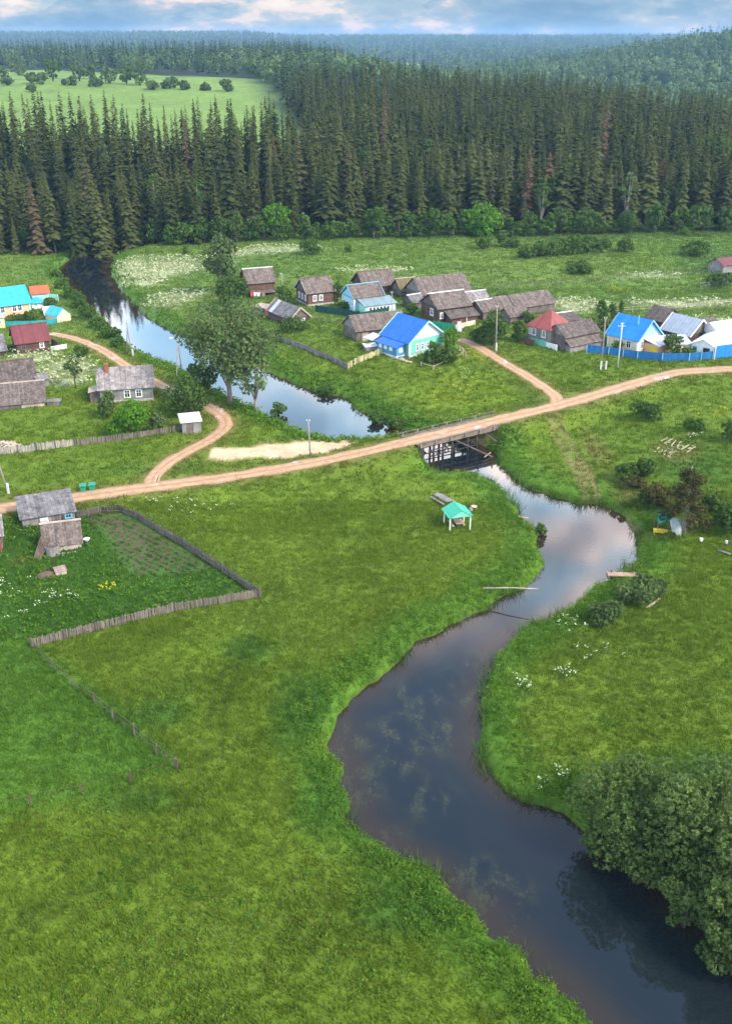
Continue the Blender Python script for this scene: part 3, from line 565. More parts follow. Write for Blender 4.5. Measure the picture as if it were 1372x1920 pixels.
for k in range(6): sub(an, 'annex_window', GLASS, lambda m: m.box(1.9 + k * .85, 2.35 + k * .85, -3.72, -3.68, .95, 1.45))
house('big brown roofed log barn right behind the light blue house', (684,554), (742,547), 7, 2.1, 2.6, 'x', LOG, ROOFB, .5, ridgecap=OLIVE, cat='barn', name='log_barn')
house('small shed with olive roof squeezed between two brown barns', (752,557), (784,553), 5, 1.6, 2.0, 'x', GBW, OLIVE, .4, ridgecap=PALEW, cat='shed', name='log_shed')
house('long grey brown barn with white patches on its ridge', (791,571), (880,560), 8, 2.3, 2.9, 'x', GBW, ROOFB, .45, [('l', 4.0, 3.6, .4, .5, GBW)], gable=GRW, cat='barn', name='log_barn')
o = house('large dark log house with white ridge board and carved white window', (821,607), (879,598), 7, 3.3, 2.2, 'x', LOG, ROOFB, .5, [('l', 2.6, 1.9, .9, 1.2), ('f', .8, 1.6, .5, 1.0)], WHITE, None, None, GBW)
Lh = o['size'][0]; sub(o, 'lean_to', LOGR, lambda m: m.box(1.8, Lh + .6, -2.4, -.03, -.9, 1.5)); sub(o, 'lean_to_roof', ROOFD, lambda m: slab(m, [(1.2, -2.9, 1.5), (Lh + .9, -2.9, 1.5), (Lh + .9, -.05, 2.6), (1.2, -.05, 2.6)], .1, [0, 6, 6, 0]))
sub(o, 'door', REDT, lambda m: m.box(3.6, 4.4, -2.47, -2.4, -.5, 1.2)); sub(o, 'porch_post', WHITE, lambda m: m.box(5.2, 5.32, -2.75, -2.6, -.6, 1.5))
house('low shed with pale ridge joined to the large dark log house', (774,580), (795,577), 4, 1.5, 1.2, 'x', GBW, ROOFG, .3, ridgecap=WHITE, cat='shed', name='log_shed')
house('grey roofed shed with thick white ridge board behind the large dark log house', (880,584), (917,579), 5, 2.0, 1.6, 'x', LOG, ROOFS, .35, ridgecap=WHITE, cat='shed', name='log_shed')
house('narrow shed with white patched roof beside the leafy tree and pole', (905,601), (930,597), 5, 1.9, 1.7, 'x', GBW, ROOFB, .35, ridgecap=WHITE, cat='shed', name='log_shed')
house('older brown barn half hidden behind the narrow white patched shed', (932,597), (968,592), 6, 1.9, 2.0, 'x', GBW, ROOFB, .4, cat='barn', name='log_barn')
house('long brown barn with pale patch on the roof behind the red hipped house', (968,593), (1038,583), 6.5, 2.0, 2.0, 'x', GBW, ROOFB, .4, cat='barn', name='log_barn')
house('little gabled outbuilding with brown roof left of the red hipped house', (956,607), (990,602), 4, 1.5, 1.4, 'x', GBW, ROOFB, .3, cat='shed', name='log_shed')
o = house('grey board house with rusty red hipped roof', (988,641), (1028,652), 6.4, 3.6, 2.7, 'h', GRW, REDT, .5, [('f', 1.5, 2.4, .6, 1.1), ('f', 3.9, 2.4, .6, 1.1), ('f', .5, 2.4, .3, 1.0)], wind='v', name='plank_house')
sub(o, 'mint_panel', SEA, lambda m: m.box(1.0, 4.9, -.4, -.3, -.9, 1.2)); sub(o, 'white_panel', WHITE, lambda m: m.box(5.0, 7.6, -.45, -.3, -.9, 1.1))
o = house('sagging grey barn with double brown roof next to the red hipped house', (1058,659), (1119,647), 5.5, 2.9, 1.7, 'x', GBW, ROOFD, .4, wind='v', gable=GRW, cat='barn', name='plank_barn')
Lh = o['size'][0]; sub(o, 'lower_roof', ROOFB, lambda m: slab(m, [(-.2, -1.7, 1.3), (Lh + .3, -1.7, 1.3), (Lh + .3, -.02, 2.3), (-.2, -.02, 2.3)], .1, [0, 6, 6, 0])); sub(o, 'lower_wall', GRW, lambda m: m.box(.1, Lh, -1.3, -.04, -.9, 1.35))
house('small dark shed with white edged roof behind the grey barn', (1063,616), (1089,612), 4, 1.6, .6, 'm', LOG, ROOFD, .3, ridgecap=WHITE, cat='shed', name='log_shed')
o = house('cream house with bright azure roof and pale blue gable behind a blue fence', (1138,651), (1192,665), 7.0, 3.0, 3.0, 'x', CREAM, BLUE2, .55, [('f', 2.9, 1.6, .75, 1.1), ('f', -1.9, 1.6, .8, 1.2), ('r', 1.3, 1.6, .6, 1.2)], None, (.72, .32, SKYB, .1), WHITE, LBLUE, SKYB, name='plastered_house')
sub(o, 'porch_wall', PEACH, lambda m: m.box(o['size'][0] + .03, o['size'][0] + 3.0, 2.2, 6.2, -.9, 2.0)); sub(o, 'porch_roof', ROOFP, lambda m: slab(m, [(o['size'][0] + .05, 1.8, 2.75), (o['size'][0] + 3.5, 1.8, 1.95), (o['size'][0] + 3.5, 6.6, 1.95), (o['size'][0] + .05, 6.6, 2.75)], .1, [1.8, 1.8, 6.6, 6.6])); sub(o, 'porch_door', YELLOW, lambda m: m.box(o['size'][0] + 1.4, o['size'][0] + 2.8, 2.1, 2.2, -.6, 1.6))
house('pale flat roofed outbuilding between the cream house and the white roofed shed', (1248,664), (1292,662), 4, 1.9, .6, 'm', CREAM, ROOFP, .3, cat='shed', name='garden_shed')
house('brown log house with grey tin roof and white barge board', (1240,634), (1290,646), 6.0, 2.1, 2.5, 'x', LOG, GREYT, .45, barge=WHITE, gable=GBW)
house('brown roofed barn peeping out behind the azure roofed house', (1208,611), (1240,620), 5.5, 2.0, 2.0, 'x', LOG, ROOFD, .4, gable=GBW, cat='barn', name='log_barn')
house('brown roofed barn between the grey tin roof and the white roofs', (1312,640), (1346,637), 5.5, 1.8, 2.0, 'x', LOG, ROOFD, .4, cat='barn', name='log_barn')
house('large shed with plain white roof at the picture edge', (1350,652), (1420,640), 7, 2.3, 1.8, 'x', WHITE, ROOFW, .35, cat='shed', name='garden_shed')
house('low white shed with broad white roof and two dark windows by the blue gate', (1293,664), (1336,672), 8, 2.2, 1.1, 'y', WHITE, ROOFW, .4, [('f', 2.9, 1.2, .9, .7, DARKM), ('f', .7, 1.1, .5, .9, TEAL)], cat='shed', name='garden_shed')
house('lone grey shed with red roof out on the meadow', (1353,515), (1392,510), 5, 2.3, 1.3, 'x', GRW, MAROON, .3, gable=GRW, wind='v', cat='shed', name='plank_shed')
o = house('long grey barn with sagging brown roof in front of the light blue house', (668,641), (762,629), 6.5, 2.2, 2.3, 'x', GBW, ROOFB, .35, wind='v', doors=[('f', 1.9, .7, 1.3, 1.7, PALEW, PALEW)], gable=GRW, cat='barn', name='plank_barn')
o = house('bright blue roofed house with mint gable, white trim and blue veranda', (767,669), (829,655), 7.5, 3.1, 3.1, 'y', SEA, BLUE, .6, [('f', 1.9, 1.55, .5, 1.05), ('f', 3.2, 1.55, .5, 1.05), ('f', 4.5, 1.55, .5, 1.05)], None, None, WHITE, WHITE, MINT, STONE)
sub(o, 'veranda_wall', DBLUE, lambda m: m.box(-2.3, -.2, 1.0, 6.6, -.2, 2.2)); sub(o, 'veranda_base', WHITE, lambda m: m.box(-2.38, -.2, .92, 6.68, -1.1, .35))
sub(o, 'veranda_roof', BLUE, lambda m: slab(m, [(-2.75, .5, 2.1), (-.15, .5, 2.75), (-.15, 7.0, 2.75), (-2.75, 7.0, 2.1)], .1, [.4, .4, 7.6, 7.6])); sub(o, 'side_canopy', ROOFP, lambda m: slab(m, [(-3.0, 7.1, 2.2), (-.3, 7.8, 2.7), (-.3, 10.2, 2.7), (-3.0, 10.2, 2.2)], .08, [7, 7, 10, 10]))
for k in range(3): sub(o, 'veranda_window', WHITE, lambda m: m.box(-2.37, -2.3, 2.2 + k * 1.5, 3.0 + k * 1.5, 1.15, 1.9))
sub(o, 'veranda_window', WHITE, lambda m: m.box(-1.7, -.8, .93, 1.0, .95, 1.8))
# ------------------------------------------------------------------ fences
def fence(label, px, h, mat, post=2.2, solid=True, name='board_fence', pmat=None, gap=.2, th=.05, cat='fence', rails=True, lean=.0):
    P = [G(*p) for p in px]; c = P[0]; o = empty(name, (c.x, c.y, c.z), 0, label, cat); m = MB(); mp_ = []; rr = random.Random(len(px) + int(c.x * 10)); s_acc = 0
    r = MB()
    for a, b in zip(P[:-1], P[1:]):
        n = max(1, int((b - a).length / post)); e = (b - a); L_ = e.length; d = Vector((e.x, e.y, 0)).normalized(); nn = Vector((-d.y, d.x, 0))
        at = lambda t: (lambda q: Vector((q.x, q.y, gz(q.x, q.y))))(a + e * t)
        if solid:
            k = max(1, int(L_ / 1.2))
            for i in range(k):
                p, q = at(i / k) - c, at((i + 1) / k) - c; v = []
                for u in (p, q):
                    for s in (-th / 2, th / 2): v += [u + nn * s + Vector((0, 0, -.3)), u + nn * s + Vector((0, 0, h))]
                m.add(v, [(0, 4, 5, 1), (2, 3, 7, 6), (1, 5, 7, 3)], [s_acc + L_ * i / k] * 4 + [s_acc + L_ * (i + 1) / k] * 4)
        else:
            k = max(2, int(L_ / gap))
            for i in range(k):
                if rr.random() < .04: continue
                p = at((i + .5) / k) - c; w = gap * rr.uniform(.32, .46); hh = h * rr.uniform(.82, 1.08); off = nn * rr.uniform(-.06, .06); ln = d * rr.normalvariate(0, .05)
                v = [p + d * (sx * w) + nn * sy * .02 + (off + ln if z > 0 else Vector((0, 0, 0))) + Vector((0, 0, z)) for z in (-.2, hh) for sx, sy in ((-1, -1), (1, -1), (1, 1), (-1, 1))]
                al = s_acc + (i // 1) * .31; m.add(v, [(0, 1, 5, 4), (1, 2, 6, 5), (2, 3, 7, 6), (3, 0, 4, 7), (4, 5, 6, 7)], [al + .1] * 8)
            if rails:
                k = max(1, int(L_ / 2))
                for i in range(k):
                    for zf in (.3, .8): r.bar(at(i / k) - c + nn * .07 + Vector((0, 0, h * zf)), at((i + 1) / k) - c + nn * .07 + Vector((0, 0, h * zf)), .06)
        for i in range(n + 1): mp_.append(at(i / n) - c - nn * .12)
        s_acc += L_
    m.build('slat_panel', mat, o)
    if r.v: r.build('rail', pmat or mat, o)
    for p in mp_[:90]:
        MB().box(p.x - .06, p.x + .06, p.y - .06, p.y + .06, p.z - .4, p.z + h * (1.05 if solid else 1.12)).build('post', pmat or mat, o)
    return o
def post_fence(label, px, h, mat, step=3.5, wires=(), netting=None, name='post_fence', rail=None, w=.11):
    P = [G(*p) for p in px]; c = P[0]; o = empty(name, c, 0, label, 'fence'); rr = random.Random(int(c.y * 7)); tops = []
    for a, b in zip(P[:-1], P[1:]):
        n = max(1, round((b - a).length / step))
        for i in range(n + (b is P[-1])):
            q = a + (b - a) * (i / n); p = Vector((q.x, q.y, gz(q.x, q.y))) - c; hh = h * rr.uniform(.85, 1.15); t_ = p + Vector((rr.normalvariate(0, .08), rr.normalvariate(0, .08), hh)); tops.append((p, t_))
            if len(tops) < 95: MB().bar(p - Vector((0, 0, .4)), t_, w * rr.uniform(.8, 1.3), None, (0, 1, 0)).build('post', mat, o)
    if wires:
        m = MB()
        for (p, q), (p2, q2) in zip(tops[:-1], tops[1:]):
            for f in wires: m.bar(p.lerp(q, f), p2.lerp(q2, f), .018 if rail is None else rail)
        m.build('wire' if rail is None else 'rail', mat, o)
    if netting:
        m = MB()
        for (p, q), (p2, q2) in zip(tops[:-1], tops[1:]): m.add([p, p2, p2.lerp(q2, .85), p.lerp(q, .85)], [(0, 1, 2, 3)])
        m.build('netting', netting, o)
    return o
NET, t, b = new_mat('wire_netting'); t.nodes.remove(b); tr_ = t.nodes.new('ShaderNodeBsdfTransparent'); df = t.nodes.new('ShaderNodeBsdfDiffuse'); df.inputs[0].default_value = (.10, .085, .06, 1); mx = t.nodes.new('ShaderNodeMixShader'); mx.inputs[0].default_value = .16
t.links.new(tr_.outputs[0], mx.inputs[1]); t.links.new(df.outputs[0], mx.inputs[2]); t.links.new(mx.outputs[0], t.nodes['Material Output'].inputs[0])
PICK = planks('weathered_pickets', (.12, .09, .068), (.28, .225, .18), .31, .9, .3); PICKD = planks('dark_pickets', (.10, .082, .066), (.20, .165, .135), .31, .9, .4); PICKL = planks('light_pickets', (.30, .25, .21), (.50, .43, .37), .31, .9, .3); YPICK = planks('yellow_pickets', (.46, .40, .19), (.60, .53, .27), .4, .85, .3)
fence('weathered picket fence closing the near side of the vegetable garden', [(60,1214), (180,1183), (330,1146), (487,1121)], 1.1, PICK, 2.6, False, 'picket_fence', GBW, .19)
fence('dark picket fence running from the road down the side of the garden', [(487,1121), (440,1089), (370,1042), (300,1000), (255,972), (228,962), (190,962), (146,972)], 1.15, PICKD, 2.6, False, 'picket_fence', GBW, .17)
fence('pale picket fence below the grey board house, lighter than the garden fences', [(0,853), (70,845), (140,836)], 1.2, PICKL, 2.4, False, 'picket_fence', GBW, .22)
fence('grey picket fence from the pale pickets up to the white roofed shed', [(142,836), (200,829), (260,821), (342,808)], 1.1, PICK, 2.4, False, 'picket_fence', GBW, .18)
fence('grey plank fence slanting across the grass bank below the brown barns', [(503,633), (560,652), (615,674), (651,692)], 1.0, GRW, 2.4, True, 'board_fence', GBW)
fence('yellow picket fence leading to the blue veranda house', [(652,692), (690,674), (722,661)], 1.2, YPICK, 2.0, False, 'picket_fence', YPICK, .36)
fence('dark green sheet fence in front of the light blue house', [(592,585), (640,592), (675,599), (700,594), (728,589)], 1.5, GREENP, 2.5, True, 'sheet_fence', DARKM)
fence('long blue sheet fence around the cream house yard', [(1099,661), (1140,665), (1194,673), (1240,677), (1290,677), (1334,673)], 1.5, NAVY, 2.5, True, 'sheet_fence', SKYB)
fence('tall bright blue gate wall beside the low white shed', [(1337,673), (1372,668), (1420,661)], 2.4, BLUE2, 3.0, True, 'gate_wall', WHITE)
fence('teal fence between the cream shed and the yellow lean-to', [(12,612), (60,611), (108,607)], 1.1, TEAL, 2.4, True, 'sheet_fence', TEAL)
fence('low mint wall next to the orange roofed shed', [(93,563), (111,565)], 1.6, MINT, 2, True, 'board_fence', MINT)
fence('low white fence at the corner of the maroon roofed house', [(97,658), (125,653)], .9, WHITE, 2, True, 'board_fence', WHITE)
fence('grey fence panel behind the low white fence', [(99,648), (112,655)], 1.5, GRW, 2, True, 'board_fence', GBW)
fence('cream yard wall before the large dark log house', [(853,619), (889,610)], 1.1, CREAM, 2, True, 'yard_wall', WHITE)
fence('bright green fence beside the blue roofed house', [(812,616), (850,622)], 1.6, GREENB, 2, True, 'board_fence', GREENB)
fence('reddish brown low fence at the foot of the red hipped house', [(975,643), (1000,650)], 1.3, LOGR, 2, True, 'board_fence', LOGR)
post_fence('bare posts with wire netting along the paddock by the picket fence', [(60,1214), (100,1255), (140,1290), (178,1318), (212,1350), (253,1380), (292,1415), (332,1442)], 1.3, GBW, 4.2, (.9, .5), NET)
post_fence('thin rusty posts along the near edge of the paddock', [(332,1444), (246,1470), (155,1490), (57,1512), (-60,1540)], 1.3, LOGR, 5.0, (.85,))
post_fence('long dark fence line across the meadow behind the barns', [(855,556), (960,541), (1040,536), (1080,533), (1160,524), (1230,518), (1330,516)], 1.6, GBW, 4.5, (.85, .5), None, 'rail_fence', .05, .14)
post_fence('pale rail fence along the flowering strip behind the cream house', [(1150,587), (1220,583), (1257,582), (1330,574), (1440,566)], 1.3, PALEW, 4.5, (.8, .45), None, 'rail_fence', .06)
post_fence('old field fence beside the lone red roofed shed', [(1312,540), (1345,537), (1400,530)], 1.4, GRW, 2.0, (.8, .4), None, 'rail_fence', .06)
post_fence('row of dark stakes around the small potato plot by the long barn', [(578,600), (620,606), (640,609), (662,613)], 1.2, GBW, 2.2, (), None, 'stake_row', None, .2)
post_fence('short pale rail fence at the start of the village lane', [(856,656), (867,664), (874,672)], 1.1, PALEW, 2.0, (.9,), None, 'rail_fence', .09)
post_fence('broken pale rails around the bushes before the blue roofed house', [(790,688), (812,694), (838,682), (868,668)], .9, PALEW, 3.0, (.8,), None, 'rail_fence', .07)
# ------------------------------------------------------------------ utility poles
POLE = paint('grey_pole_wood', (.27, .235, .20), .9, .25, 3)
def pole(label, base, h, lean=(0, 0), prop=None, stub=(), cross=False, lamp=False, mat=POLE, r=.13):
    p = G(*base); o = empty('utility_pole', p, 0, label, 'utility pole'); t_ = Vector((lean[0], lean[1], h))
    MB().tube([(0, 0, -.5), t_ * .5, t_], [r, r * .9, r * .75], 8).build('mast', mat, o, True)
    if prop: q = G(*prop) - p; MB().tube([q - Vector((0, 0, .3)), t_ * .85], [r * .9, r * .7], 7).build('prop', mat, o, True)
    for sx in stub: MB().box(sx - .14, sx + .14, -.3, -.05, -.4, 1.5).build('concrete_stub', CONC, o)
    if cross: MB().bar((-.7, 0, h - .6), (.7, 0, h - .6), .09).build('crossarm', mat, o)
    ins = MB()
    for k in (-.22, .22): ins.tube([t_ + Vector((k, 0, -.25)), t_ + Vector((k, 0, .02))], [.04, .05], 6)
    ins.build('insulator', WHITE, o)
    if lamp: a = MB().bar(t_ * .92, t_ * .92 + Vector((-1.2, -.2, .25)), .06).build('lamp_arm', DARKM, o); MB().box(-1.75, -1.15, -.36, -.08, h * .92 + .16, h * .92 + .32).build('lamp_head', WHITE, a)
    return o
pole('A-shaped wooden pole with a white stub on the grassy river bank', (248,668), 7.0, (-.4, 0), (238,664), (.25,))
pole('leaning A-shaped pole with a street lamp near the big poplar', (341,694), 6.6, (-.3, 0), (331,706), (), False, True)
pole('wooden pole standing on the sandy patch by the main road', (582,856), 5.8, (-.2, 0))
pole('leaning grey pole on a white stub beside the pale picket fence', (17,924), 7.5, (-1.4, .3), None, (.05,))
pole('pale pole with a crossarm between the two brown log houses', (531,558), 5.6, (-.2, 0), None, (), True)
pole('brown pole on a white stub beside the leafy garden in the lane', (929,657), 8.6, (-.2, 0), None, (.05,))
pole('pole fixed to a white stub with a second stub beside it on the green', (1126,692), 9.5, (-.1, 0), None, (-.1, .8), mat=palebark)
pole('silvery pole with dark foot before the azure roofed house', (1157,690), 8.3, (0, 0), None, (), True, mat=CONC)
pole('thin pole between the light blue house and the long grey barn', (734,604), 6.4, (0, 0), r=.1)
# ------------------------------------------------------------------ the bridge
bl, br = Vector((*G0(785, 823, 2.0), 2.0)), Vector((*G0(927, 789, 2.15), 2.12))
e = br - bl; Lb = Vector((e.x, e.y, 0)).length; BR = empty('timber_bridge', bl, math.atan2(e.y, e.x), 'old timber bridge on dark piles carrying the dirt road over the river', 'bridge'); DK = planks('bridge_planks', (.20, .14, .10), (.34, .25, .18), .35, .9, .3); DKP = paint('wet_dark_timber', (.035, .028, .024), .7)
BR.rotation_euler.y = -math.asin(e.z / e.length)
MB().box(-1.5, Lb + 1.2, -2.35, 2.35, -.16, -.02, 0).build('deck', DK, BR)
for s in (-1, 1):
    MB().box(-1.8, Lb + 1.5, s * 2.2 - .12, s * 2.2 + .12, -.02, .16).build('kerb_beam', GBW, BR)
    MB().box(-1.2, Lb + .9, s * 2.05 - .16, s * 2.05 + .16, -.55, -.17).build('bearer', DK, BR)
    for k in range(7): x0 = -1.3 + k * (Lb + 2.0) / 6; MB().box(x0 - .09, x0 + .09, s * 2.45 - .08, s * 2.45 + .08, -.35, .52).build('post', GRW, BR)
MB().bar((-2.5, 2.5, .5), (Lb + 2, 2.5, .55), .09).build('rail', GBW, BR); MB().bar((-1.5, -2.5, .45), (Lb * .7, -2.5, .48), .08).build('rail', GRW, BR)
for i, X in enumerate((1.6, 3.3, 5.0, 8.0, 9.7)):
    for Y in (-1.7, 1.7): MB().tube([(X, Y, -4.4), (X, Y, -.5)], [.19, .16], 8).build('pile', DKP, BR, True)
    MB().box(X - .12, X + .12, -2.0, 2.0, -.78, -.56).build('crossbeam', DKP, BR)
for Y in (-1.75, 1.75):
    for zz0 in (-1.5, -2.5): MB().bar((.6, Y, zz0), (10.2, Y, zz0 + .1), .13).build('brace', DKP, BR)
for X in (1.0, 2.4, 3.9, 5.5, 8.8, 10.2):       # round openings between the braces: old tyres hung as fenders
    m = MB(); ring = [(X + .38 * math.cos(a), -1.85, -2.0 + .38 * math.sin(a)) for a in np.linspace(0, 6.283, 15)]; m.tube(ring, [.10] * 15, 6); m.build('fender_ring', DKP, BR, True)
MB().bar((5.4, -2.1, -.7), (9.6, -6.0, -3.0), .16).build('strut', GBW, BR); MB().bar((10.8, -2.0, -.5), (13.2, -5.6, -3.0), .16).build('strut', GBW, BR)
MB().bar((8.0, -5.9, -2.7), (10.0, -4.9, -2.7), .11).build('strut_cross', PALEW, BR)
m = MB(); m.box(Lb - .2, Lb + 1.3, -2.3, 2.6, -4.5, -.2, 2)
m.add([(Lb - .2, -2.3, -4.5), (Lb + 2.6, -6.2, -4.5), (Lb + 2.6, -6.2, -2.2), (Lb - .2, -2.3, -.25), (Lb + .5, -2.3, -.25), (Lb + 3.2, -6.2, -2.2), (Lb + .5, -2.3, -4.5), (Lb + 3.2, -6.2, -4.5)], [(0, 1, 2, 3), (3, 2, 5, 4), (4, 5, 7, 6), (1, 7, 5, 2)])
m.build('abutment', planks('abutment_timber', (.17, .135, .105), (.30, .25, .205), .4, .95, .5), BR); MB().box(-1.4, -.4, -2.0, 2.0, -4.5, -.2, 2).build('abutment', DKP, BR)
# ------------------------------------------------------------------ picnic place and other small things
def at(px, py, name, label, cat, rz=0, group=None): return empty(name, G(px, py), rz, label, cat, group)
GT = tin('green_tin', (.03, .42, .24), .5, .08)
o = at(856, 988, 'gazebo', 'open gazebo with bright green roof on pale posts', 'gazebo', R(14))
for X in (-1.35, 1.35):
    for Y in (-1.2, 1.2): MB().box(X - .07, X + .07, Y - .07, Y + .07, -.4, 2.15).build('post', paint('pale_green_paint', (.62, .70, .55)) if X < -1 and Y < -1 else bpy.data.materials['pale_green_paint'], o)
m = MB()
for s in (-1, 1): slab(m, [(s * 1.65, -1.55, 2.05), (s * 1.65, 1.55, 2.05), (0, 1.55, 3.0), (0, -1.55, 3.0)], .05, [-1.5, 1.5, 1.5, -1.5])
m.build('roof', GT, o)
for Y in (-1.5, 1.5): m = MB(); m.add([(-1.6, Y, 2.06), (1.6, Y, 2.06), (0, Y, 2.95), (-1.6, Y + .04, 2.06), (1.6, Y + .04, 2.06), (0, Y + .04, 2.95)], [(0, 1, 2), (5, 4, 3), (0, 3, 4, 1), (1, 4, 5, 2), (2, 5, 3, 0)]); m.build('gable_panel', SEA, o)
def picnic(o, L_, w, mat, h=.75, gap=.75):
    MB().box(-w / 2, w / 2, -L_ / 2, L_ / 2, h - .06, h, 0).build('table_top', mat, o)
    for s in (-1, 1):
        MB().box(s * gap - .16, s * gap + .16, -L_ / 2, L_ / 2, .40, .46, 0).build('bench_seat', mat, o)
        for Y in (-L_ * .35, L_ * .35): MB().box(s * gap - .05, s * gap + .05, Y - .05, Y + .05, -.3, .4).build('leg', GBW, o)
    for Y in (-L_ * .35, L_ * .35): MB().box(-.06, .06, Y - .06, Y + .06, -.3, h - .06).build('leg', GBW, o)
TBL = planks('table_boards', (.36, .22, .15), (.50, .33, .24), .2, .8, .2); picnic(at(856, 986, 'picnic_table', 'reddish plank table with benches under the green gazebo', 'picnic table', R(12)), 1.9, .75, TBL)
picnic(at(829, 941, 'picnic_table', 'long grey plank table with bench standing open beside the gazebo', 'picnic table', R(33)), 3.0, .9, GRW, .7, .85)
o = at(888, 957, 'round_log_table', 'small white round table by the fire place near the gazebo', 'table'); MB().tube([(0, 0, -.2), (0, 0, .55)], [.1, .1], 8).build('leg', GBW, o); MB().tube([(0, 0, .55), (0, 0, .62)], [.42, .42], 16).build('table_top', PALEW, o)
o = tag(MB().tube([(0, 0, -.1), (.05, 0, .45)], [.26, .24], 10).build('tree_stump', PALEW), 'short pale stump seat beside the small round table', 'stump'); o.location = G(882, 958)
o = at(884, 951, 'fire_pit', 'blackened fire place with charred logs near the gazebo', 'fire place')
for a in (0, 1.1, 2.2): MB().tube([(math.cos(a) * .7, math.sin(a) * .7, .1), (-math.cos(a) * .7, -math.sin(a) * .7, .12)], [.09, .08], 7).build('charred_log', DKP, o, True)
BIN = paint('green_bin_plastic', (.015, .25, .14), .5)
for i, (bx_, by_) in enumerate(((157, 920), (174, 918))):
    o = at(bx_, by_, 'refuse_bin', ('left hand' if i == 0 else 'right hand') + ' one of two green refuse bins at the roadside', 'refuse bin', R(12), 'green refuse bins by the road'); o.scale = (.8, .8, .75)
    m = MB(); m.add([(-.42, -.42, 0), (.42, -.42, 0), (.42, .42, 0), (-.42, .42, 0), (-.56, -.52, 1.1), (.56, -.52, 1.1), (.56, .52, 1.1), (-.56, .52, 1.1)], [(0, 1, 5, 4), (1, 2, 6, 5), (2, 3, 7, 6), (3, 0, 4, 7), (3, 2, 1, 0)]); m.build('body', BIN, o)
    m = MB(); slab(m, [(-.6, -.56, 1.12), (.6, -.56, 1.12), (.6, .56, 1.28), (-.6, .56, 1.28)], .05, [0, 1, 1, 0]); m.build('lid', BIN, o); MB().bar((-.3, -.6, .95), (.3, -.6, .95), .05).build('handle', DARKM, o)
def single(mb, px, py, name, label, cat, mat, rz=0, sm=False, dz=0, group=None): o = tag(mb.build(name, mat, None, sm), label, cat, group); p = G(px, py); o.location = (p.x, p.y, p.z + dz); o.rotation_euler = (0, 0, rz); return o
# heap of pale split logs
rl = random.Random(4); m = MB()
for k in range(70):
    a, q = rl.uniform(0, 6.28), rl.random() ** .6 * 1.7; c = Vector((math.cos(a) * q * 1.2, math.sin(a) * q, max(.1, 1.0 - q * .5) * rl.uniform(.5, 1))); d = Vector((rl.uniform(-1, 1), rl.uniform(-1, 1), rl.uniform(-.4, .4))).normalized() * .38; m.tube([c - d, c + d], [.12, .11], 6)
single(m, 12, 838, 'log_heap', 'heap of pale cut logs behind the picket fence', 'wood pile', PALEW)
o = at(103, 758, 'wooden_crate', 'grey plank box lying in the grass beside the low plank barn', 'crate', R(8)); MB().box(-1.1, 1.1, -.7, .7, -.2, .7, 0).build('side', GBW, o); MB().box(-1.2, 1.2, -.8, .8, .7, .78, 0).build('lid', GRW, o)
o = at(100, 1040, 'rain_barrel', 'wooden tub of upright planks standing before the small cabin', 'barrel'); m = MB(); ring = lambda r, z: [(r * math.cos(a), r * math.sin(a), z) for a in np.linspace(0, 6.283, 15)[:-1]]
v = ring(.82, -.3) + ring(.86, 1.25) + ring(.74, 1.25) + ring(.74, 1.0); m.add(v, [(i, (i + 1) % 14, 14 + (i + 1) % 14, 14 + i) for i in range(14)] + [(14 + i, 14 + (i + 1) % 14, 28 + (i + 1) % 14, 28 + i) for i in range(14)] + [(28 + i, 28 + (i + 1) % 14, 42 + (i + 1) % 14, 42 + i) for i in range(14)], [i % 14 * .4 for i in range(56)]); m.build('staves', GRW, o); MB().tube([(0, 0, .98), (0, 0, 1.02)], [.73, .73], 14).build('cover', GBW, o)
m = MB(); [m.bar((k * .16, -.5 - .05 * k, -.1), (.55 + k * .2, 1.3, 2.3 - .1 * k), .15, .05) for k in range(6)]; single(m, 66, 1046, 'leaning_boards', 'brown boards leaning against the side of the small cabin', 'boards', planks('brown_boards', (.16, .10, .075), (.26, .17, .125), .2), R(-8))
o = at(114, 1075, 'cellar_hatch', 'pale cellar hatch with pinkish lid on a bare earth mound', 'cellar hatch', R(28)); MB().box(-.62, .62, -.5, .5, -.2, .55).build('box', PALEW, o); m = MB(); slab(m, [(-.7, -.58, .52), (.7, -.58, .52), (.7, .58, .72), (-.7, .58, .72)], .06, [0, 1, 1, 0]); m.build('lid', planks('pinkish_boards', (.34, .22, .18), (.44, .30, .25), .3), o)
m = MB(); V_ = [(1.5 * math.cos(a) * r_, .8 * math.sin(a) * r_, .55 * (1 - r_ * r_) - .05) for r_ in (1, .7, .35) for a in np.linspace(0, 6.283, 13)[:-1]] + [(0, 0, .5)]; m.add(V_, [(r_ * 12 + i, r_ * 12 + (i + 1) % 12, r_ * 12 + 12 + (i + 1) % 12, r_ * 12 + 12 + i) for r_ in (0, 1) for i in range(12)] + [(24 + i, 24 + (i + 1) % 12, 36) for i in range(12)]); single(m, 88, 1079, 'earth_mound', 'low mound of brown earth against the cellar hatch', 'mound', paint('brown_earth', (.13, .085, .065), .95, .3), R(25), True)
o = at(164, 1020, 'wash_basin', 'white basin on a stand beside the small cabin', 'basin'); MB().tube([(0, 0, -.1), (0, 0, .5)], [.12, .1], 8).build('stand', GBW, o); MB().tube([(0, 0, .5), (0, 0, .75)], [.28, .42], 12).build('bowl', WHITE, o)
o = at(85, 985, 'white_cupboard', 'white cupboard standing between the long shed and the cabin', 'cupboard', R(12)); MB().box(-.5, .5, -.3, .3, -.2, 1.0).build('body', WHITE, o); MB().box(-.44, .44, -.34, -.3, .0, .9).build('door', CONC, o)
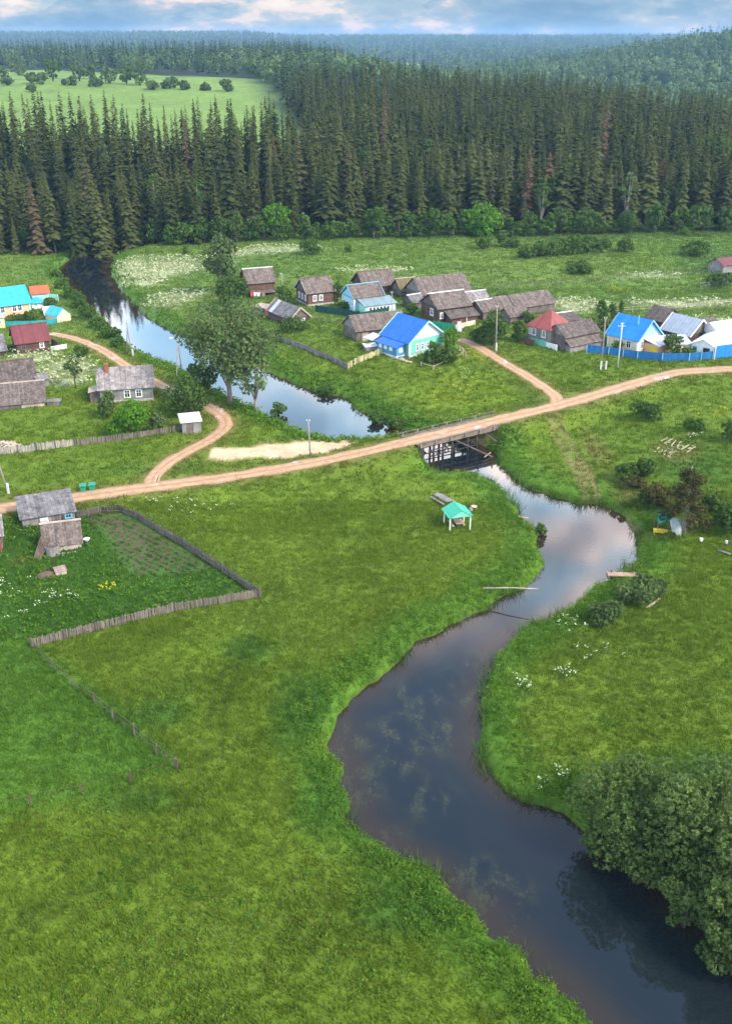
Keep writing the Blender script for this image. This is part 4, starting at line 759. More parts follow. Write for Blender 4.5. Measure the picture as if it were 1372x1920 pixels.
o = at(694, 657, 'goat_hutch', 'small hutch with white lid behind the yellow picket fence', 'hutch', R(20)); MB().box(-1.1, 1.1, -.7, .7, -.4, 1.0, 2).build('body', GRW, o); m = MB(); slab(m, [(-1.3, -.9, 1.0), (1.3, -.9, 1.0), (1.3, .9, 1.25), (-1.3, .9, 1.25)], .07, [0, 1, 1, 0]); m.build('roof', WHITE, o)
o = at(860, 622, 'gate_pillar', 'white gate pillar with lattice top by the large dark log house', 'gate pillar', R(15)); MB().box(-.45, .45, -.35, .35, -.6, 1.4).build('body', WHITE, o); MB().box(-.4, .4, -.06, .06, 1.4, 2.1).build('lattice', CONC, o)
for k, (a, b_, mt, w_) in enumerate((((742, 666), (762, 680), PALEW, .26), ((735, 672), (772, 681), PALEW, .2), ((766, 671), (780, 668), CONC, .3))):
    p, q = G(*a), G(*b_); single(MB().tube([(0, 0, .15), q - p + Vector((0, 0, .15))], [w_, w_ * .9], 8), *a, 'pale_log', ['thick', 'thin', 'short'][k] + ' pale log lying along the foot of the blue veranda', 'log', mt, 0, True)
p, q = G(905, 1110), G(1008, 1105); p2 = Vector((*G0(1009, 1104, 1.1), 1.1)) - p
single(MB().tube([(0, 0, .5), p2 * .5 + Vector((0, 0, .35)), p2], [.09, .075, .05], 7), 905, 1110, 'fallen_pole', 'long bleached pole reaching out from the bank over the water', 'pole', PALEW, 0, True)
o = at(1190, 1078, 'plank_jetty', 'short plank jetty reaching into the river', 'jetty', R(176)); MB().box(-.3, 3.2, -.45, .45, -.02, .08, 1).build('deck', TBL, o); MB().tube([(3.1, -.5, -.2), (3.1, .5, -.2)], [.18, .18], 9).build('float_log', GBW, o, True)
for X in (.6, 2.7): MB().box(X - .08, X + .08, -.5, -.36, -1.6, .25).build('post', DKP, o)
single(MB().tube([(0, 0, -1.2), (.03, 0, .9)], [.09, .07], 7), 1184, 1068, 'mooring_post', 'dark mooring post standing in the water beyond the jetty', 'post', DKP, 0, True)
p, q = G(1211, 1142), G(1236, 1124); single(MB().bar((0, 0, .12), q - p + Vector((0, 0, .12)), .22, .1), 1211, 1142, 'bleached_plank', 'bleached plank lying on the grass behind the willow scrub', 'plank', PALEW)
p, q = G(1344, 1034), G(1368, 1042); single(MB().tube([(0, 0, .2), q - p + Vector((0, 0, .2))], [.14, .12], 7), 1344, 1034, 'fallen_log', 'grey log lying in the grass beyond the old pine', 'log', GRW, 0, True)
p = G(978, 973); single(MB().tube([(-.4, 0, .35), (1.0, -.2, .2)], [.14, .1], 7), 975, 973, 'drift_log', 'brown drift log at the water edge below the gazebo', 'log', TBL, 0, True)
# camp under the old pine
TARP = paint('green_tarpaulin', (.02, .33, .22), .6); GTARP = paint('grey_tarpaulin', (.30, .33, .31), .7, .3)
o = at(1240, 992, 'tarp_shelter', 'green tarpaulin shelter under the old pine', 'shelter', R(10)); m = MB(); slab(m, [(-1.2, -1.0, 1.4), (.9, -1.1, 1.7), (.6, .2, 2.6), (-.7, .3, 2.5)], .02, [0, 1, 1, 0]); slab(m, [(.6, .2, 2.6), (-.7, .3, 2.5), (-.6, 1.5, 1.7), (1.2, 1.4, 1.8)], .02, [0, 1, 1, 0]); m.build('tarp', TARP, o)
for X, Y in ((-1.1, -.9), (.85, -1.0), (-.5, 1.3), (1.05, 1.2)): MB().box(X - .04, X + .04, Y - .04, Y + .04, -.4, 1.62).build('pole', GBW, o)
o = at(1263, 998, 'tarp_tent', 'grey tarpaulin half dome beside the yellow bench', 'tent', R(-20)); m = MB(); n_ = 9; V_ = [(math.cos(t_) * 1.2 * math.cos(f_) * 1.0, math.sin(f_) * 1.1, math.sin(t_) * 2.0 * math.cos(f_)) for f_ in np.linspace(-1.3, 1.3, n_) for t_ in np.linspace(0, 2.2, n_)]; m.add(V_, [(i * n_ + j, i * n_ + j + 1, (i + 1) * n_ + j + 1, (i + 1) * n_ + j) for i in range(n_ - 1) for j in range(n_ - 1)]); m.build('cover', GTARP, o, True); MB().tube([(0, -1.05, 0), (0, -.6, 1.5), (0, 0, 1.95), (0, .6, 1.5), (0, 1.05, 0)], [.04] * 5, 6).build('hoop', DARKM, o)
o = at(1241, 999, 'yellow_bench', 'bright yellow bench at the edge of the camp', 'bench', R(-17)); MB().box(-1.15, 1.15, -.2, .2, .38, .46).build('seat', YELLOW, o); MB().box(-1.15, 1.15, -.24, -.2, .02, .36).build('front_board', YELLOW, o)
for X in (-1.0, 1.0): MB().box(X - .06, X + .06, -.18, .18, -.3, .38).build('leg', YELLOW, o)
o = at(1313, 1018, 'white_bucket', 'white bucket hung on a stake in the grass beyond the pine', 'bucket'); o.scale = (.75, .75, .75); MB().tube([(0, 0, .35), (0, 0, .85)], [.22, .29], 12).build('body', WHITE, o); MB().tube([(0, 0, -.3), (0, 0, .4)], [.05, .05], 6).build('stake', GBW, o)
o = at(1360, 1022, 'metal_pail', 'dull metal pail on a stump at the picture edge', 'pail'); o.scale = (.75, .75, .75); MB().tube([(0, 0, .3), (0, 0, .8)], [.2, .26], 12).build('body', CONC, o); MB().tube([(0, 0, -.2), (0, 0, .32)], [.24, .22], 10).build('stump', GBW, o)
# writing laid out with pale sticks and stones on the bare slope
STK = [(315,325,345,315),(345,320,400,280),(415,305,450,250),(390,385,570,275),(385,380,440,400),(475,370,520,350),(535,430,610,350),(535,430,570,440),(600,350,640,310),(660,445,715,400),(700,370,760,345),(670,480,730,500),(665,475,720,440),(740,430,790,430),(745,515,925,405),(780,460,800,440),(900,490,965,470),(940,510,1060,450),(865,575,950,525),(990,430,1020,430),(160,540,210,560),(235,495,290,460),(275,570,300,555),(330,550,355,520),(370,565,445,520),(445,485,500,490),(380,620,410,605),(490,590,580,545),(580,580,640,540),(620,540,690,560),(530,510,580,510),(500,640,560,600),(460,655,510,630),(460,655,525,680)]
m = MB(); c0 = G(1265, 842)
for a, b_, c, d in STK:
    p, q = G(1210 + a / 11.43, 800 + b_ / 11.43) - c0, G(1210 + c / 11.43, 800 + d / 11.43) - c0; m.bar(p + Vector((0, 0, .16)), q + Vector((0, 0, .16)), .13, .10)
single(m, 1265, 842, 'slope_lettering', 'two lines of lettering laid with pale sticks on the bare slope', 'lettering', planks('pale_sticks', (.46, .40, .22), (.62, .56, .36), .7))
# laundry on the brown house
LD = [(475, 541, (.62, .10, .10)), (481, 541, (.75, .72, .70)), (487, 541.5, (.70, .62, .60)), (496, 543, (.25, .18, .16))]
for k, (a, b_, c) in enumerate(LD):
    m = MB(); m.add([(-.4, 0, 0), (.4, 0, 0), (.36, .08, -.9), (-.36, .06, -.95), (0, .12, -.45)], [(0, 1, 4), (1, 2, 4), (2, 3, 4), (3, 0, 4)]); o = tag(m.build('laundry', paint('cloth', c, .9)), ['red cloth', 'white cloth', 'pinkish cloth', 'dark brown cloth'][k] + ' hanging on the line before the brown log house', 'laundry', 'washing on the line')
    p = G(a, 558); o.location = (p.x, p.y - 1.6, p.z + 1.6); o.rotation_euler = (0, 0, .3)
# ------------------------------------------------------------------ trees
rng = np.random.default_rng(7)
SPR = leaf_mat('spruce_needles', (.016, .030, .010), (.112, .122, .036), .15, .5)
SPRD = leaf_mat('dead_needles', (.105, .060, .036), (.17, .10, .062), .1, .3)
DEC = leaf_mat('broad_leaves', (.050, .105, .020), (.13, .21, .040), .3, .4)
SPRM = leaf_mat('spruce_mass_needles', (.016, .030, .010), (.112, .122, .036), .15, 0)
_t = SPR.node_tree; _o = [n for n in _t.nodes if n.type == 'OBJECT_INFO'][0]; _c = [n for n in _t.nodes if n.type == 'MIX'][0].outputs[2]; _m = mix_node(_t, ramp_node(_t, _o.outputs['Random'], ((.93, 0.0), (.96, .75))), _c, (.115, .075, .045))
for n in _t.nodes:
    if n.type in ('BSDF_DIFFUSE', 'BSDF_TRANSLUCENT'): _t.links.new(_m, n.inputs[0])
POP = leaf_mat('poplar_leaves', (.085, .135, .042), (.23, .295, .10), .35, .3)
DECB = leaf_mat('bright_leaves', (.085, .21, .016), (.15, .30, .030), .35, .2)
DECD = leaf_mat('dark_leaves', (.050, .100, .022), (.130, .195, .045), .25, .3)
GREY = leaf_mat('grey_willow_leaves', (.065, .11, .032), (.155, .21, .07), .28, .35)
RUST = leaf_mat('sparse_brown_foliage', (.060, .065, .020), (.135, .115, .040), .2, .2)
def quads(V): return np.arange(len(V)).reshape(-1, 4)
def leafcloud(rg, lobes, n, size, inner=.55, up=.15, flat=.8, clump=0):
    lobes = np.array(lobes, float); w = (lobes[:, 3] * lobes[:, 4] * lobes[:, 5]) ** (2 / 3); li = rg.choice(len(lobes), n, p=w / w.sum())
    d = rg.normal(size=(n, 3)); d[:, 2] += up; d /= np.linalg.norm(d, axis=1)[:, None]
    rad = inner + (1.08 - inner) * rg.random(n) ** .55
    lt = rg.random(len(lobes))[li]
    P = lobes[li, :3] + d * rad[:, None] * lobes[li, 3:6]
    if clump:                                   # pull leaves towards sprays so the outline breaks up
        k = max(6, int(n / clump)); c = P[rg.choice(n, k)]; own = rg.integers(0, k, n)
        near = np.empty(n, int)
        for a in range(0, n, 2000): near[a:a + 2000] = np.argmin(((P[a:a + 2000, None] - c[None]) ** 2).sum(-1), 1)
        P = P + (c[near] - P) * (.30 + .25 * rg.random(n))[:, None]; lt = .5 * lt + .5 * rg.random(k)[near]
    nr = d + flat * rg.normal(size=(n, 3)); nr /= np.linalg.norm(nr, axis=1)[:, None]
    t1 = np.cross(nr, rg.normal(size=(n, 3))); t1 /= np.linalg.norm(t1, axis=1)[:, None] + 1e-9; t2 = np.cross(nr, t1)
    s = size * (.55 + .9 * rg.random(n))[:, None]
    V = np.stack([P - t1 * s, P - t2 * s * .55 , P + t1 * s, P + t2 * s * .55], 1).reshape(-1, 3)
    V[1::4] += nr * s * .25; V[3::4] += nr * s * .25
    return V, np.repeat(np.clip(.55 * lt + .45 * rg.random(n), 0, 1), 4)
def broad(rg, h, w, n, size, trunk=.28, lob=9, tr=None, open_=0.0, bush=False, clump=9):
    """crown lobes of a broad-leaved tree of height h and crown width w, with its trunk and limbs"""
    zc = h * (.5 + trunk / 2) if not bush else h * .48; hz = (h - h * trunk) / 2 if not bush else h * .5
    lobes = [(0, 0, zc, w * (.34 if lob < 15 else .27), w * (.34 if lob < 15 else .27), hz * (.78 if lob < 15 else .62))]
    for k in range(lob):
        a = 2.4 * k + rg.random(); e = rg.uniform(-.75, .8); r = math.sqrt(max(.05, 1 - e * e)) * w * .5 * rg.uniform(.5, .78)
        q = w * (rg.uniform(.16, .25) if lob < 15 else rg.uniform(.09, .19)); lobes.append((r * math.cos(a), r * math.sin(a), max(q * .7, zc + e * hz * .78), q, q, q * rg.uniform(.7, 1.0)))
    V, T = leafcloud(rg, lobes, n, size, .45 + open_ * 0, .2, .8, clump)
    m = MB(); r0 = tr or max(.08, h * .022); top = zc + hz * .5
    m.tube([(0, 0, -.3), (rg.normal() * .1, rg.normal() * .1, h * trunk * .6), (rg.normal() * .2, rg.normal() * .2, zc), (0, 0, top)], [r0 * 1.25, r0, r0 * .65, r0 * .15])
    for l in lobes[1:7]:
        z0 = h * trunk * rg.uniform(.6, 1.1) if not bush else .1
        m.tube([(0, 0, z0), (l[0] * .45, l[1] * .45, z0 + (l[2] - z0) * .6), (l[0], l[1], l[2] + l[5] * .4)], [r0 * .5, r0 * .34, r0 * .1], 5)
    return V, T, m
def tree(name, loc, V, T, tm, mat, label, cat='tree', group=None, bk=None, rz=0.0, sc=1.0):
    e = empty(name, loc, rz, label, cat, group); e.scale = (sc, sc, sc)
    if tm: tm.build('trunk', bk or bark, e, True)
    npmesh('crown', V, quads(V), mat, e, {'tint': T})
    return e
def spruce(rg, h, rad, lev, nb, fine=True, z0=.08):
    """drooping fronds spiralling up the stem, short and steep at the tip"""
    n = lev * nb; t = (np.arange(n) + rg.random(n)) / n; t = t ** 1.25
    z = h * (z0 + (1 - z0) * t); r = (rad * (1 - t) ** .66 + .16) * rg.uniform(.5, 1.25, n) * (1 + .22 * np.sin(t * lev * 2.1 + rg.random() * 6)); a = 2.39996 * np.arange(n) + rg.normal(size=n) * .4
    ca, sa = np.cos(a), np.sin(a); wd = r * .26 + .10 + (0 if fine else .18); dr = r * rg.uniform(.15, .62, n)
    P0 = np.stack([0 * r, 0 * r, z + .10 * r], -1); mk = lambda q, s, d: np.stack([q * ca - s * sa, q * sa + s * ca, z - d], -1)
    V = np.stack([P0, mk(.6 * r, wd, dr * .75), mk(r, 0 * r, dr), mk(.6 * r, -wd, dr * .75), mk(.58 * r, 0 * r, dr * .35 - .06 * r)], 1).reshape(-1, 3); b = np.arange(n)[:, None] * 5
    Fc = np.concatenate([b + np.array(k) for k in ((0, 1, 4), (1, 2, 4), (2, 3, 4), (3, 0, 4))]) if fine else np.concatenate([b + np.array(k) for k in ((0, 1, 2), (0, 2, 3))])
    tt = .5 * rg.random(n) + .25 * t + .12; T = np.stack([tt * .4, tt, np.minimum(1, tt + .3), tt, tt * .9], 1).ravel()  # random tint, plus lighter treetops: light from above painted into the needle colour
    return V, Fc, np.clip(T, 0, 1)
# --- the spruce wall behind the meadow
front = np.array([G0(px, py, 2.5) for px, py in [(-700,470),(-200,470),(0,467),(130,470),(240,458),(340,456),(470,450),(600,446),(800,442),(1000,440),(1200,434),(1372,430),(1700,428),(2100,425)]])
def fy(x): return np.interp(x, front[:, 0], front[:, 1])
cand = np.stack([rng.uniform(-230, 230, 26000), rng.uniform(0, 1, 26000)], -1)
cand[:, 1] = fy(cand[:, 0]) + 5 + cand[:, 1] * 300
cand = cand[np.argsort(cand[:, 1])]; cell = {}; pts = []
for px_, py_ in cand:
    if field_mask(np.array([px_]), np.array([py_ - 6]))[0] > .2: continue
    dmin = 5.0 + 1.3 * vn(px_ / 11, py_ / 11, 5)
    i, j = int(px_ // 5), int(py_ // 5)
    if all((px_ - a) ** 2 + (py_ - b) ** 2 > dmin * dmin for u in (-1, 0, 1) for v in (-1, 0, 1) for a, b in cell.get((i + u, j + v), ())):
        cell.setdefault((i, j), []).append((px_, py_)); pts.append((px_, py_))
pts = np.array(pts); vis = np.abs(pts[:, 0]) < .40 * pts[:, 1] + 12
pts = pts[vis]
pts = pts[np.argsort(pts[:, 1] - fy(pts[:, 0]))]
protos = []
for k in range(7):
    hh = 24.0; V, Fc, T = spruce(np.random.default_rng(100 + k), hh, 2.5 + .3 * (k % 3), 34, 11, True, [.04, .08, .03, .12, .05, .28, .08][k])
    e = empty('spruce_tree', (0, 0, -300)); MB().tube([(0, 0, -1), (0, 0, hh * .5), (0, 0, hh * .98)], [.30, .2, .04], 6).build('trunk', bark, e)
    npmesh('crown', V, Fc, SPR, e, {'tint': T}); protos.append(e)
GRP = 'spruces along the front of the forest'; LAB = 'tall dark green spruce in the front ranks of the forest wall behind the meadow'
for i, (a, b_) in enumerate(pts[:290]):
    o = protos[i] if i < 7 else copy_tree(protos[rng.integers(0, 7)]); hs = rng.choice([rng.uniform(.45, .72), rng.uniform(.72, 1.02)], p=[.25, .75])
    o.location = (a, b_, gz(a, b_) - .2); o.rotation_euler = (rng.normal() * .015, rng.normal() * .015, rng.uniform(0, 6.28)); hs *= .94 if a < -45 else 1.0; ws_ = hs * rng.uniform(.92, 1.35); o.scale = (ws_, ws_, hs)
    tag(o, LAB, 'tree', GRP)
def mass(name, P, protos_, mat, hs, label, wj=.15, zoff=-.3, tv=.5):
    """one mesh of many far-off trees nobody could count"""
    Vs, Fs, Ts = [], [], []; off = 0; n = len(P); pick = rng.integers(0, len(protos_), n); zz_ = grid(GH, P[:, 0], P[:, 1]) + zoff
    for k, (V, Fc, T) in enumerate(protos_):
        s = np.where(pick == k)[0]; m_ = len(s)
        if not m_: continue
        a = rng.uniform(0, 6.28, m_); sz = hs[s]; wd = sz * rng.uniform(1 - wj, 1 + wj, m_); ca, sa = (np.cos(a) * wd)[:, None], (np.sin(a) * wd)[:, None]
        q = np.stack([V[None, :, 0] * ca - V[None, :, 1] * sa + P[s, 0, None], V[None, :, 0] * sa + V[None, :, 1] * ca + P[s, 1, None], V[None, :, 2] * sz[:, None] + zz_[s, None]], -1)
        Vs.append(q.reshape(-1, 3)); Fs.append((Fc[None] + (off + np.arange(m_) * len(V))[:, None, None]).reshape(-1, Fc.shape[1])); off += m_ * len(V)
        Ts.append(np.clip(T[None] * (1 - tv) + tv * rng.random(m_)[:, None], 0, 1).ravel())
    return tag(npmesh(name, np.concatenate(Vs), np.concatenate(Fs), mat, None, {'tint': np.concatenate(Ts)}), label, 'forest', None, 'stuff')
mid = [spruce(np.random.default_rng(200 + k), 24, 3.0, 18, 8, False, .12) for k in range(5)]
back = pts[290:]
hb = rng.uniform(.5, 1.05, len(back)) * np.where(back[:, 1] > fy(back[:, 0]) + 120, 1.0, 1.0)
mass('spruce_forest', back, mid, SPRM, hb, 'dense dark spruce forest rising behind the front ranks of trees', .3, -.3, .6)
# --- far woods: rounded crowns and small conifers
def blob(rg, h, w, n, size): 
    V, T, _ = broad(rg, h, w, n, size, .2, 6, bush=True, clump=0); return V, quads(V), T
FARM = leaf_mat('far_mixed_leaves', (.055, .10, .036), (.18, .245, .10), .2, 0)
FARC = leaf_mat('far_conifers', (.022, .045, .018), (.065, .095, .036), .1, 0)
blobs = [blob(np.random.default_rng(300 + k), 16, 9.5, 110, 1.15) for k in range(4)]
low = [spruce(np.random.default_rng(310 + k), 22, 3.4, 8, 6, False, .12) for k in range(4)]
def scatter(n, y0, y1, keep, margin=1.0):
    yy = np.sqrt(rng.uniform(y0 ** 2, y1 ** 2, n)); xx = rng.uniform(-1, 1, n) * (.37 * margin * yy + 25)
    k = keep(xx, yy) & (field_mask(xx, yy) < .3); return np.stack([xx[k], yy[k]], -1)
P1 = scatter(5200, 560, 1500, lambda a, b_: (b_ > fy(a) + 290) & (a > -40 - .16 * (b_ - 520)) & (rng.random(len(a)) < .9))
sp_ = (vn(P1[:, 0] / 60, P1[:, 1] / 60, 77) + .5 * rng.normal(size=len(P1))) > np.where(P1[:, 1] < 720, -.9, .65)
mass('mixed_forest', P1[~sp_], blobs, FARM, rng.uniform(.75, 1.25, (~sp_).sum()), 'rounded leafy woods covering the hill beyond the spruce wall')
mass('hill_conifers', P1[sp_], low, FARC, rng.uniform(.7, 1.15, sp_.sum()), 'dark conifers scattered through the woods of the hill', )
P2 = scatter(2600, 730, 1500, lambda a, b_: (a < -20) & (b_ > 1004 - 1.05 * (a + 300)))
mass('plateau_forest', P2, low + blobs[:1], FARC, rng.uniform(.8, 1.2, len(P2)), 'forest band along the far edge of the pale plateau field') if 0 else None
q_ = rng.random(len(P2)) < .7
mass('plateau_conifers', P2[q_], low, FARC, rng.uniform(.8, 1.25, q_.sum()), 'conifers of the forest band beyond the plateau field')
mass('plateau_leafy_woods', P2[~q_], blobs, FARM, rng.uniform(.8, 1.2, (~q_).sum()), 'leafy trees of the forest band beyond the plateau field')
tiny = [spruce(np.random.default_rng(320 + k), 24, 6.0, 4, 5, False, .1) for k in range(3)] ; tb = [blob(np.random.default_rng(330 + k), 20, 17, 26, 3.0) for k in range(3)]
P3 = scatter(15000, 1500, 6000, lambda a, b_: rng.random(len(a)) < np.clip(1.5 - b_ / 6000, .4, 1))
q_ = rng.random(len(P3)) < .55
mass('ridge_conifers', P3[q_], tiny, FARC, rng.uniform(.7, 1.15, q_.sum()), 'hazy blue conifers of the forest running to the horizon')
mass('ridge_leafy_woods', P3[~q_], tb, FARM, rng.uniform(.6, 1.05, (~q_).sum()), 'hazy blue leafy woods running to the horizon')
# ------------------------------------------------------------------ trees and shrubs one can tell apart
def put(px, py, hpx, wpx, mat, label, n=2600, size=.26, cat='tree', bush=False, group=None, seed=None, lob=9, trunk=.25, bk=None, name=None, clump=9, tr=None):
    p = G(px, py); s = pxm(p); h = hpx / s / .93; w = wpx / s
    V, T, m = broad(np.random.default_rng(seed or int(px * 7 + py)), h, w, n, size, trunk, lob, tr, bush=bush, clump=clump)
    return tree(name or ('leafy_bush' if bush else 'leafy_tree'), p - Vector((0, 0, .1)), V, T, m, mat, label, cat, group, bk)
put(432, 757, 186, 172, POP, 'big spreading poplar with pale trunk by the river', 14000, .25, lob=14, trunk=.20, bk=palebark, name='poplar_tree', clump=7, tr=.42)
put(480, 772, 110, 70, POP, 'slimmer poplar leaning over the water beside the big poplar', 1700, .24, lob=7, trunk=.22, bk=palebark, name='poplar_tree')
put(385, 760, 85, 60, DECD, 'dark young tree crowding the trunk of the big poplar', 1900, .24)
put(355, 782, 82, 84, DECD, 'dark bush between the grey board house and the lane', 3200, .24, 'bush', True)
put(375, 772, 42, 40, DEC, 'lighter green bush at the bend of the lane', 1200, .22, 'bush', True)
put(243, 815, 62, 88, DECB, 'bright green round bush before the grey board house', 3600, .24, 'bush', True)
put(297, 812, 46, 36, GREY, 'greyish bush beside the bright green one', 1300, .2, 'bush', True)
put(203, 783, 50, 42, DECD, 'dark conical shrub by the corner of the grey board house', 1600, .2, 'bush', True, lob=5)
put(143, 728, 60, 36, GREY, 'thin pale tree in the weedy plot above the grey board house', 700, .2, lob=5, trunk=.35)
put(152, 672, 26, 28, DEC, 'small round bush beside the stony lane', 700, .2, 'bush', True)
put(418, 548, 110, 66, GREY, 'tall aspen standing over the meadow beside the brown log house', 4200, .30, lob=10, trunk=.12, name='aspen_tree')
put(437, 580, 68, 64, DECD, 'dense dark willow in front of the tall aspen', 3200, .27, 'tree', True)
put(452, 560, 30, 26, DECD, 'small dark bush tucked behind the dense willow', 700, .25, 'bush', True)
put(533, 578, 46, 34, DECD, 'dark bush behind the pale pole between the brown log houses', 1200, .25, 'bush', True)
put(632, 566, 42, 30, DECD, 'dark bush between the brown house and the light blue house', 900, .25, 'bush', True)
put(585, 478, 38, 40, DEC, 'round leaning bush alone on the flowering meadow', 1200, .32, 'bush', True)
put(653, 473, 15, 15, DEC, 'tiny round bush on the meadow behind the barns', 260, .28, 'bush', True)
put(348, 479, 19, 9, DECD, 'small dark juniper at the edge of the white flowers', 220, .25, 'bush', True, lob=3)
put(904, 468, 26, 30, DEC, 'pale green bush near the far end of the meadow hedge', 700, .32, 'bush', True)
put(940, 463, 34, 26, DEC, 'taller round bush beside the pale green meadow bush', 800, .32, 'bush', True)
put(962, 464, 24, 30, DECD, 'low dark bush beside the taller round meadow bush', 700, .32, 'bush', True)
for i, (a, b_, h_, w_) in enumerate(((985, 484, 28, 40), (1012, 482, 34, 44), (1042, 480, 38, 48), (1072, 478, 38, 46), (1100, 475, 36, 44), (1125, 473, 26, 36))):
    put(a, b_, h_, w_, DECD, 'dark shrub of the long hedge row crossing the far meadow', 1000, .34, 'shrub', True, 'hedge row on the meadow', name='hedge_shrub', lob=6)
put(1170, 473, 28, 38, DECD, 'dark shrub just past the end of the meadow hedge row', 900, .33, 'bush', True)
put(1085, 513, 26, 54, DECD, 'low wide dark thicket before the meadow hedge row', 1600, .30, 'bush', True)
put(1303, 479, 20, 66, DECD, 'low flat thicket on the far meadow near the red roofed shed', 1500, .32, 'bush', True)
put(1352, 536, 26, 62, GREY, 'greyish hedge below the lone red roofed shed', 1500, .28, 'bush', True)
put(1282, 441, 14, 26, DEC, 'small pale shrub under the forest edge beyond the flat thicket', 350, .35, 'bush', True)
put(1125, 612, 52, 26, DECD, 'dark young birch in the flowering strip left of the azure roof', 900, .24, trunk=.12)
put(1146, 604, 42, 18, DECD, 'slimmer young birch right beside the dark one', 500, .24, trunk=.12)
put(1161, 600, 40, 12, DECD, 'thinnest young birch of the three above the azure roof', 300, .24, trunk=.12, lob=4)
put(1133, 618, 22, 34, GREY, 'greyish bush at the foot of the young birches', 700, .24, 'bush', True)
put(812, 682, 44, 44, DECD, 'dark lilac bush under the gable of the blue roofed house', 1500, .22, 'bush', True)
put(840, 682, 34, 42, DECD, 'low dark bush inside the broken rails before the blue roofed house', 1100, .22, 'bush', True)
put(842, 658, 48, 30, DECB, 'bright green bush at the corner of the blue roofed house', 1200, .22, 'bush', True)
put(832, 556, 32, 30, DECD, 'dark tree rising between the long barn and the white ridged house', 700, .25)
put(772, 592, 26, 20, DEC, 'green bush between the long grey barn and the low shed', 500, .24, 'bush', True)
put(922, 648, 64, 62, DECD, 'large dark leafy tree behind the pole in the lane', 2600, .25, 'tree', True)
put(900, 642, 34, 36, DECD, 'smaller bush at the foot of the large leafy tree', 800, .24, 'bush', True)
put(972, 642, 44, 34, DECD, 'dark bush left of the red hipped house', 1300, .24, 'bush', True)
put(948, 572, 24, 44, DECD, 'dark shrubs behind the brown barns', 900, .28, 'bush', True)
put(990, 606, 24, 26, DEC, 'green bush peeping over the little gabled outbuilding', 500, .26, 'bush', True)
put(1259, 668, 42, 42, DECD, 'round dark bush in the yard before the pale outbuilding', 1500, .22, 'bush', True)
put(1157, 664, 26, 28, DEC, 'small bush under the windows of the cream house', 600, .2, 'bush', True)
put(1290, 668, 14, 34, DEC, 'low hedge along the blue fence by the white shed', 600, .2, 'bush', True)
put(548, 622, 26, 58, DECD, 'bushes below the little grey cottage', 1500, .22, 'bush', True)
put(520, 640, 16, 28, DEC, 'low bush at the upper end of the grey plank fence', 500, .2, 'bush', True)
put(645, 578, 14, 34, DEC, 'low green hedge before the light blue house', 600, .24, 'bush', True)
put(58, 604, 22, 32, DEC, 'round bush before the peach house', 700, .24, 'bush', True); put(96, 578, 20, 28, DECD, 'dark bush behind the white flat shed', 600, .24, 'bush', True); put(30, 604, 14, 34, DEC, 'low shrubs under the peach house windows', 500, .24, 'bush', True)
for i, (a, b_, h_, w_) in enumerate(((118, 540, 18, 30), (134, 560, 22, 36), (150, 578, 24, 36), (166, 598, 26, 40), (186, 616, 26, 40), (206, 634, 24, 38), (222, 650, 18, 30), (108, 520, 14, 26))):
    put(a, b_, h_, w_, DEC, 'green willow shrub lining the bank above the dark river bend', 900, .26, 'shrub', True, 'willow shrubs on the far bank', name='willow_shrub', lob=6)
put(522, 778, 24, 32, DECD, 'tuft of reeds and sedge standing as an islet in the river', 700, .22, 'bush', True); put(738, 803, 22, 34, DECD, 'dark sedge clump at the tip of the grassy spit', 700, .22, 'bush', True); put(706, 792, 18, 40, DEC, 'lighter sedge clump on the grassy spit', 700, .22, 'bush', True)
put(612, 738, 14, 40, DEC, 'low sedge along the spit water line', 600, .2, 'bush', True)
put(1214, 786, 34, 62, DECD, 'dark bush on the slope below the main road', 1700, .22, 'bush', True)
put(1168, 902, 40, 44, DECD, 'dark bush above the trail to the water', 1500, .2, 'bush', True); put(1208, 892, 40, 46, DECD, 'second dark bush higher up beside the trail', 1500, .2, 'bush', True)
put(1190, 915, 26, 40, RUST, 'brownish scrub below the two dark trail bushes', 700, .2, 'bush', True); put(1232, 950, 46, 60, RUST, 'brown green scrub beside the old pine', 1800, .2, 'bush', True); put(1205, 945, 38, 26, DECD, 'narrow dark shrub on the slope down to the pool', 800, .2, 'bush', True)
put(1332, 958, 40, 42, DECD, 'dark bush behind the old pine', 1300, .2, 'bush', True); put(1368, 1000, 70, 70, DECD, 'large dark bush beyond the old pine', 2600, .2, 'bush', True); put(1368, 830, 44, 40, DECD, 'dark bush on the slope above the lettering', 1200, .22, 'bush', True); put(1300, 808, 26, 40, DEC, 'weedy green shrub uphill of the lettering', 800, .22, 'bush', True)
put(1012, 1003, 26, 28, DECD, 'leafy branch hanging over the water below the gazebo', 500, .18, 'bush', True)
for i, (a, b_, h_, w_, l_) in enumerate(((1190, 1128, 50, 84, 'broad grey willow thicket by the water below the jetty'), (1130, 1168, 44, 76, 'lower grey willow thicket nearer the bend of the river'), (1225, 1112, 30, 50, 'smallest grey willow bush next to the bleached plank'))):
    put(a, b_, h_, w_, GREY, l_, 2600, .17, 'shrub', True, name='willow_thicket')
